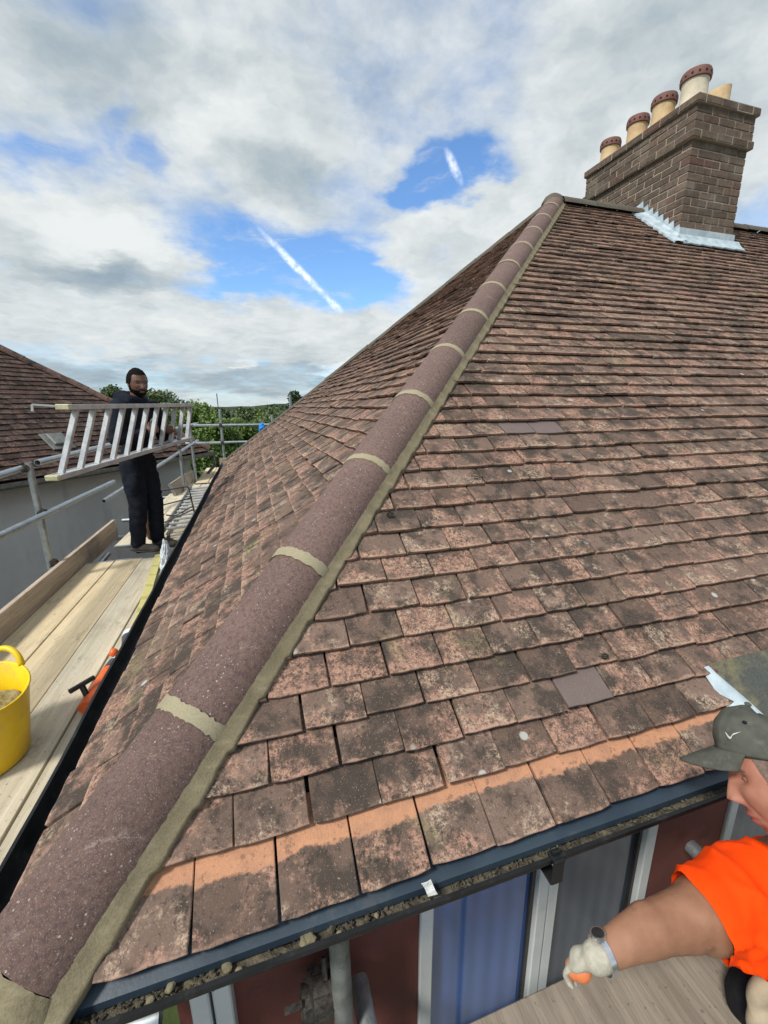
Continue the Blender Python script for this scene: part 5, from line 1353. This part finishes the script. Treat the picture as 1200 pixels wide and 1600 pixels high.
sh_ = [('e', V3(1.80, -.31, -.24), (.19, .165, .230)), ('c', V3(1.76, -.27, -.095), V3(1.56, -.22, -.135), .086, .088), ('c', V3(1.56, -.22, -.125), V3(1.395, -.232, -.122), .088, .080), ('c', V3(1.76, -.27, -.085), V3(2.0, -.20, -.13), .088, .085), ('c', V3(1.66, -.27, -.19), V3(1.47, -.255, -.16), .10, .075),
       ('e', V3(1.88, -.40, -.40), (.17, .16, .14)), ('c', V3(2.0, -.2, -.12), V3(2.09, -.32, -.24), .085, .08)]
hemn = (V3(1.41, -.23, -.12)-V3(1.255, -.225, -.125)).normalized()
def shirt_disp(p):
    q = Vector((p.x*9+p.z*6, p.y*6, p.z*14-p.x*7)); b = noise.noise(q*1.6+Vector((5, 0, 0)))
    c_ = p.x*.46-p.y*.18+p.z*.87; k1 = abs(math.sin(math.pi*c_/.062+2.6*noise.noise(p*4.5))); m1 = max(0, min(1, .55+1.9*noise.noise(p*3.7+Vector((3, 1, 0)))))
    k2 = abs(math.sin(math.pi*(c_+.3*p.x)/.11+2*noise.noise(p*6+Vector((7, 0, 0)))))
    return .012*(1-k1)**3*m1+.008*(1-k2)**4+.004*((1-abs(b)*2.4)-.5)-.004
blob('t_shirt', sh_, M['orange_cloth'], wk, .0085, 4, shirt_disp, cut=[(V3(1.385, -.232, -.122), tuple(-(hemn+V3(0, -.05, .12))))])
tw_ = [('e', V3(1.92, -.44, -.50), (.17, .15, .11)), ('c', V3(1.88, -.38, -.47), V3(1.64, -.27, -.49), .095, .080), ('c', V3(1.95, -.55, -.47), V3(1.62, -.62, -.47), .10, .085), ('c', V3(1.64, -.27, -.50), V3(1.95, -.30, -.535), .075, .06), ('c', V3(1.62, -.62, -.50), V3(2.0, -.64, -.535), .075, .06)]
blob('trousers', tw_, M['black_cloth'], wk, .012, 4, folds(12, .008), cut=[(V3(0, 0, -.597), (0, 0, -1))])
for (x, y) in ((2.02, -.31), (2.07, -.65)):
    blob('boot', [('c', V3(x, y, -.55), V3(x+.16, y, -.552), .045, .042)], M['boot'], wk, .01, 3)
pc = [('e', V3(1.52, -.315, -.290), (.056, .026, .058)), ('e', V3(1.50, -.325, -.335), (.045, .024, .045)), ('e', V3(1.57, -.32, -.285), (.06, .026, .05))]
pch = blob('tool_pouch', pc, M['suede'], wk, .006, 4, folds(14, .004))
m_ = MB(); capsule(m_, V3(1.52, -.31, -.240), V3(1.68, -.36, -.28), .012, .012, 10); m_.build('belt', M['black_cloth'], wk, smooth=True)
# watch and glove
wa = (EL-WR).normalized(); W1 = WR.lerp(EL, .10)
s1 = wa.cross(Vector((0, 0, 1))).normalized(); u1 = s1.cross(wa)
wt = empty('watch', (0, 0, 0), parent=wk); wt.location = (0, 0, 0)
m_ = MB(); NW = 40
for k in range(NW):
    a = 2*math.pi*k/NW; d0 = (s1*math.cos(a)+u1*math.sin(a)); c_ = W1
    for (w_, r_) in ((-.006, .0325), (.006, .0338), (.006, .0362), (-.006, .0349)): m_.v.append(c_+wa*w_+d0*r_)
m_.f = [(k*4+j, k*4+(j+1) % 4, ((k+1) % NW)*4+(j+1) % 4, ((k+1) % NW)*4+j) for k in range(NW) for j in range(4)]
m_.build('strap', M['steel'], wt, auto=40)
dW = Vector((-.35, .35, .9)).normalized(); dW = (dW-wa*dW.dot(wa)).normalized()
m_ = MB(); m_.tube([W1+dW*.032, W1+dW*.041], .0150, 24); m_.build('watch_case', M['steel'], wt, auto=40)
m_ = MB(); m_.tube([W1+dW*.0411, W1+dW*.0418], .0122, 24); m_.build('dial', M['black_plastic'], wt, auto=40)
gp = []; hand(gp, WR+V3(.006, 0, 0), WR+V3(-.020, .018, -.026), (-.35, .5, -.85), (.75, .45, -.1), (-.8, -.5, .4), .73, 1.0)
gp.append(('c', WR+wa*.012, WR, .0300, .0285)); gl = blob('glove', gp, M['glove_knit'], wk, .0045, 3)
gp = [('e', WR+V3(-.024, .006, -.040), (.019, .017, .019)), ('e', WR+V3(-.030, .020, -.052), (.018, .020, .018))]
blob('glove_palm', gp, M['glove_orange'], gl, .005, 3)
m_ = MB(); pts4 = [[W1+wa*(-.012+.028*i/4)-u1*(.040+.030*j/4)+s1*(-.012+.004*math.sin(i*2+j)) for i in range(5)] for j in range(5)]
v = [p for r_ in pts4 for p in r_]; me = me_from('tag', v, [(j*5+i, j*5+i+1, (j+1)*5+i+1, (j+1)*5+i) for j in range(4) for i in range(4)]); tg = link('cuff_tag', me, M['white_plastic'], gl, smooth=True); sm_ = tg.modifiers.new('s', 'SOLIDIFY'); sm_.thickness = .003

# ------------------------------------------------------------------ trees and far buildings
def tree(loc, h, cr, m, label, name='leafy_tree', nleaf=9000, leaf=.09, seed=1, squash=1.0, group='trees beyond the scaffold', clumps=26, trunk_r=.18, cone=False):
    rs = np.random.RandomState(seed); root = empty(name, tuple(loc), label, 'tree', group); L0 = Vector(loc); top = h
    cc_ = []; 
    for i in range(clumps):
        z = rs.uniform(.22, 1.0) if not cone else rs.uniform(.12, 1.0)**1.1; rad = cr*(math.sin(math.pi*min(1, (z-.1)/1.0)**.75)**.6 if not cone else (1.02-z))
        a = rs.uniform(0, 2*math.pi); d_ = rad*math.sqrt(rs.uniform(.05, 1))*.78
        cc_.append((d_*math.cos(a), d_*math.sin(a), z*h*.93, cr*rs.uniform(.22, .42)*(1 if not cone else .7)))
    cc_ = np.array(cc_); idx = rs.randint(0, clumps, nleaf); c_ = cc_[idx]
    d_ = rs.normal(size=(nleaf, 3)); d_ /= np.linalg.norm(d_, axis=1)[:, None]; rad = (rs.uniform(0, 1, nleaf)**.4)*c_[:, 3]
    cen = c_[:, :3]+d_*rad[:, None]*np.array([1, 1, .8*squash]); cen += rs.normal(size=(nleaf, 3))*leaf*.5
    a = rs.normal(size=(nleaf, 3))+d_*.4; a /= np.linalg.norm(a, axis=1)[:, None]; b = np.cross(a, rs.normal(size=(nleaf, 3))); b /= np.linalg.norm(b, axis=1)[:, None]; c2 = np.cross(a, b)
    sz = leaf*rs.uniform(.5, 1.25, nleaf)[:, None]
    v = np.empty((nleaf, 4, 3)); v[:, 0] = cen+b*sz; v[:, 1] = cen+c2*sz*.55; v[:, 2] = cen-b*sz; v[:, 3] = cen-c2*sz*.55
    v += np.array(loc)
    me = bpy.data.meshes.new('foliage'); me.vertices.add(nleaf*4); me.vertices.foreach_set('co', v.reshape(-1)); me.loops.add(nleaf*4); me.loops.foreach_set('vertex_index', np.arange(nleaf*4)); me.polygons.add(nleaf); me.polygons.foreach_set('loop_start', np.arange(nleaf)*4)
    me.update(calc_edges=True); at = me.attributes.new('rnd', 'FLOAT', 'FACE'); at.data.foreach_set('value', (rs.uniform(0, .45, nleaf)+(idx*.618 % 1)*.5))
    link('foliage', me, m, root)
    tm = MB(); tm.tube([L0, L0+Vector((.05, .03, h*.3)), L0+Vector((0, .1, h*.6)), L0+Vector((0, 0, h*.92))], [trunk_r, trunk_r*.75, trunk_r*.45, .02], 9)
    for k in range(0, clumps, 3):
        p = Vector(cc_[k, :3]); s0_ = Vector((0, 0, min(p.z*.7, h*.6))); tm.tube([L0+s0_, L0+s0_.lerp(p, .5)+Vector((0, 0, .1)), L0+p], [trunk_r*.35, trunk_r*.22, .015], 6)
    tm.build('trunk', M['bark'], root, smooth=True)
    return root
G_ = GZ
tree((-1.05, 18.2, G_), 6.35, 1.55, M['leaf_mid'], 'tall mid green tree directly behind the far scaffold pole', nleaf=26000, leaf=.075, seed=3, clumps=44, cone=False)
tree((-.79, 18.3, G_+4.2), 2.95, .34, M['leaf_mid'], 'thin green leader sprouting above the tall tree behind the pole', 'young_tree', nleaf=900, leaf=.06, seed=31, clumps=9, cone=True, trunk_r=.03)
tree((.35, 21.5, G_), 5.75, 1.35, M['leaf_mid'], 'rounded green tree to the right of the far scaffold pole', nleaf=17000, leaf=.085, seed=4, clumps=34)
tree((-2.6, 24.5, G_), 6.8, 1.9, M['leaf_mid'], 'broad green tree left of the far scaffold pole, behind the ladder end', nleaf=14000, leaf=.10, seed=9, clumps=34)
tree((1.05, 19.0, G_), 5.0, .9, M['leaf_light'], 'yellow-green shrub just left of the blue bag', 'large_shrub', nleaf=8000, leaf=.07, seed=6, clumps=20)
tree((2.3, 30, G_), 6.3, 2.3, M['leaf_olive'], 'olive green tree behind the blue bag', nleaf=14000, leaf=.12, seed=7, clumps=34)
tree((5.0, 46.8, G_), 8.25, 1.9, M['leaf_dark'], 'dark tree rising highest on the skyline beside the roof edge', nleaf=14000, leaf=.15, seed=8, clumps=30)
tree((2.9, 45, G_-.3), 7.2, 2.4, M['leaf_dark'], 'dark rounded tree left of the highest skyline tree', nleaf=12000, leaf=.16, seed=18, clumps=30)
tree((-5.75, 22.2, G_), 7.85, 1.25, M['leaf_olive'], 'loose olive green tree top showing above the neighbour roof', nleaf=9000, leaf=.085, seed=12, clumps=26)
tree((-14.6, 80, G_-3), 11.9, 5.5, M['leaf_olive'], 'rounded distant tree just right of the bearded head', nleaf=13000, leaf=.28, seed=13, clumps=34)
tree((-8.5, 62, G_-2), 9.7, 4.2, M['leaf_dark'], 'dark distant tree above the far end of the held ladder', nleaf=12000, leaf=.24, seed=14, clumps=32)
rs = random.Random(5); k = 0
TP = ['just behind the far scaffold pole', 'between the far pole and the blue bag', 'right above the upper far guard rail', 'straight above the blue bag', 'behind the far end of the held ladder', 'on the skyline above the slate blue building', 'on the skyline just right of the far pole', 'on the skyline left of the dark skyline trees', 'against the roof edge beside the darkest tree', 'on the skyline right of the held ladder end', 'on the skyline behind the man and ladder', 'low against the roof edge below the darkest tree']
WORDS = [('olive', 'leaf_olive'), ('mid green', 'leaf_mid'), ('dark green', 'leaf_dark'), ('pale green', 'leaf_light')]
for (az_, d_, h_, cr_, mi) in ((-1.2, 34, 6.2, 2.3, 1), (1.0, 38, 5.6, 2.2, 2), (3.0, 44, 6.0, 2.2, 0), (4.4, 36, 5.0, 1.8, 1), (-3.6, 44, 6.4, 2.8, 2), (2.2, 58, 7.0, 3.0, 3), (-.4, 62, 7.0, 3.2, 0), (5.6, 60, 7.2, 3.0, 1), (8.0, 52, 6.5, 2.6, 2), (-6, 52, 7.2, 3.2, 1), (-9, 64, 8.2, 3.4, 0), (7.2, 33, 5.0, 1.8, 0)):
    a = R(az_); mk = WORDS[mi]; k += 1
    tree((CAM.x+math.sin(a)*d_, CAM.y+math.cos(a)*d_, G_-.6*(d_/60)), h_, cr_, M[mk[1]], '%s distant tree standing %s' % (mk[0], TP[k-1]), nleaf=7000, leaf=.14+.0015*d_, seed=40+k, clumps=24, group='distant trees on the skyline')
# far wood: tree tops merging into one mass
rsn = np.random.RandomState(3); NC = 1500; nl = 60
th_a = np.radians(rsn.uniform(-42, 60, NC)); dd = rsn.uniform(80, 420, NC); cx_ = np.sin(th_a)*dd; cy_ = np.cos(th_a)*dd; hh = rsn.uniform(5.5, 8.8, NC)*(1+.1*np.sin(th_a*25)); 
v = np.empty((NC*nl, 4, 3)); 
cen = np.repeat(np.stack([cx_, cy_, np.full(NC, GZ-3.8)+hh*.62], 1), nl, 0); rad = np.repeat(hh*.5, nl)[:, None]
dr = rsn.normal(size=(NC*nl, 3)); dr /= np.linalg.norm(dr, axis=1)[:, None]; cen += dr*rad*rsn.uniform(.6, 1, (NC*nl, 1))*np.array([1.1, 1.1, .8])
a = rsn.normal(size=(NC*nl, 3)); a /= np.linalg.norm(a, axis=1)[:, None]; b = np.cross(a, rsn.normal(size=(NC*nl, 3))); b /= np.linalg.norm(b, axis=1)[:, None]; sz = rsn.uniform(.5, 1.3, (NC*nl, 1))
v[:, 0] = cen+a*sz; v[:, 1] = cen+b*sz; v[:, 2] = cen-a*sz; v[:, 3] = cen-b*sz
me = bpy.data.meshes.new('far_wood'); N4 = NC*nl; me.vertices.add(N4*4); me.vertices.foreach_set('co', v.reshape(-1)); me.loops.add(N4*4); me.loops.foreach_set('vertex_index', np.arange(N4*4)); me.polygons.add(N4); me.polygons.foreach_set('loop_start', np.arange(N4)*4); me.update(calc_edges=True)
at = me.attributes.new('rnd', 'FLOAT', 'FACE'); at.data.foreach_set('value', np.repeat(rsn.uniform(0, 1, NC), nl)*.7+rsn.uniform(0, .3, N4))
tag(link('far_wood', me, M['leaf_olive']), 'distant woods merging along the horizon', 'woods', kind='stuff')

def building(loc, sx_, sy_, h, rz, wallm, roofm, label, flat=True, rh=1.2, wins=3):
    b = empty('far_building', tuple(loc), label, 'building', 'buildings among the distant trees'); M4 = Matrix.Translation(Vector(loc)) @ Matrix.Rotation(rz, 4, 'Z')
    m_ = MB(); m_.box((-sx_/2, 0, 0), (sx_/2, sy_, h), M4); m_.build('wall', wallm, b)
    m_ = MB()
    if flat: m_.box((-sx_/2-.25, -.25, h+.002), (sx_/2+.25, sy_+.2, h+.20), M4)
    else:
        q = [Vector(p) for p in ((-sx_/2-.3, -.3, h), (sx_/2+.3, -.3, h), (sx_/2+.3, sy_+.3, h), (-sx_/2-.3, sy_+.3, h), (-sx_/2+.6, sy_/2, h+rh), (sx_/2-.6, sy_/2, h+rh))]
        m_.add([M4 @ p for p in q], [(0, 1, 5, 4), (1, 2, 5), (2, 3, 4, 5), (3, 0, 4), (0, 3, 2, 1)])
    m_.build('roof', roofm, b)
    for i in range(wins):
        x = -sx_/2+sx_*(i+.5)/wins; w_ = MB(); w_.box((x-.45, -.04, h-1.5), (x+.45, .03, h-.5), M4); fr_ = w_.build('window', M['upvc'], b); p_ = MB(); p_.box((x-.38, -.05, h-1.43), (x+.38, -.042, h-.57), M4); p_.build('pane', M['glass_dark'], fr_)
building((1.6, 27.5, GZ), 6.2, 5, 4.80, R(-3), M['slate'], M['white_wall'], 'low building with slate blue wall and white flat roof edge beyond the rails')
building((-1.0, 62, GZ-.5), 5, 6, 4.3, R(8), M['white_wall'], M['tile_far'], 'small white house glimpsed between the trees above the guard rail', False)
building((1.2, 43, GZ-.5), 3.0, 3, 3.9, R(-8), M['white_wall'], M['teal'], 'small shed with a teal roof left of the blue bag', True, wins=1)
building((-7, 95, GZ-3), 10, 8, 6.6, R(5), M['white_wall'], M['tile_far'], 'pale house far away near the skyline', False)
building((6.5, 98, GZ-3), 9, 8, 6.9, R(-12), M['white_wall'], M['tile_far'], 'cream house far away among dark skyline trees', False)
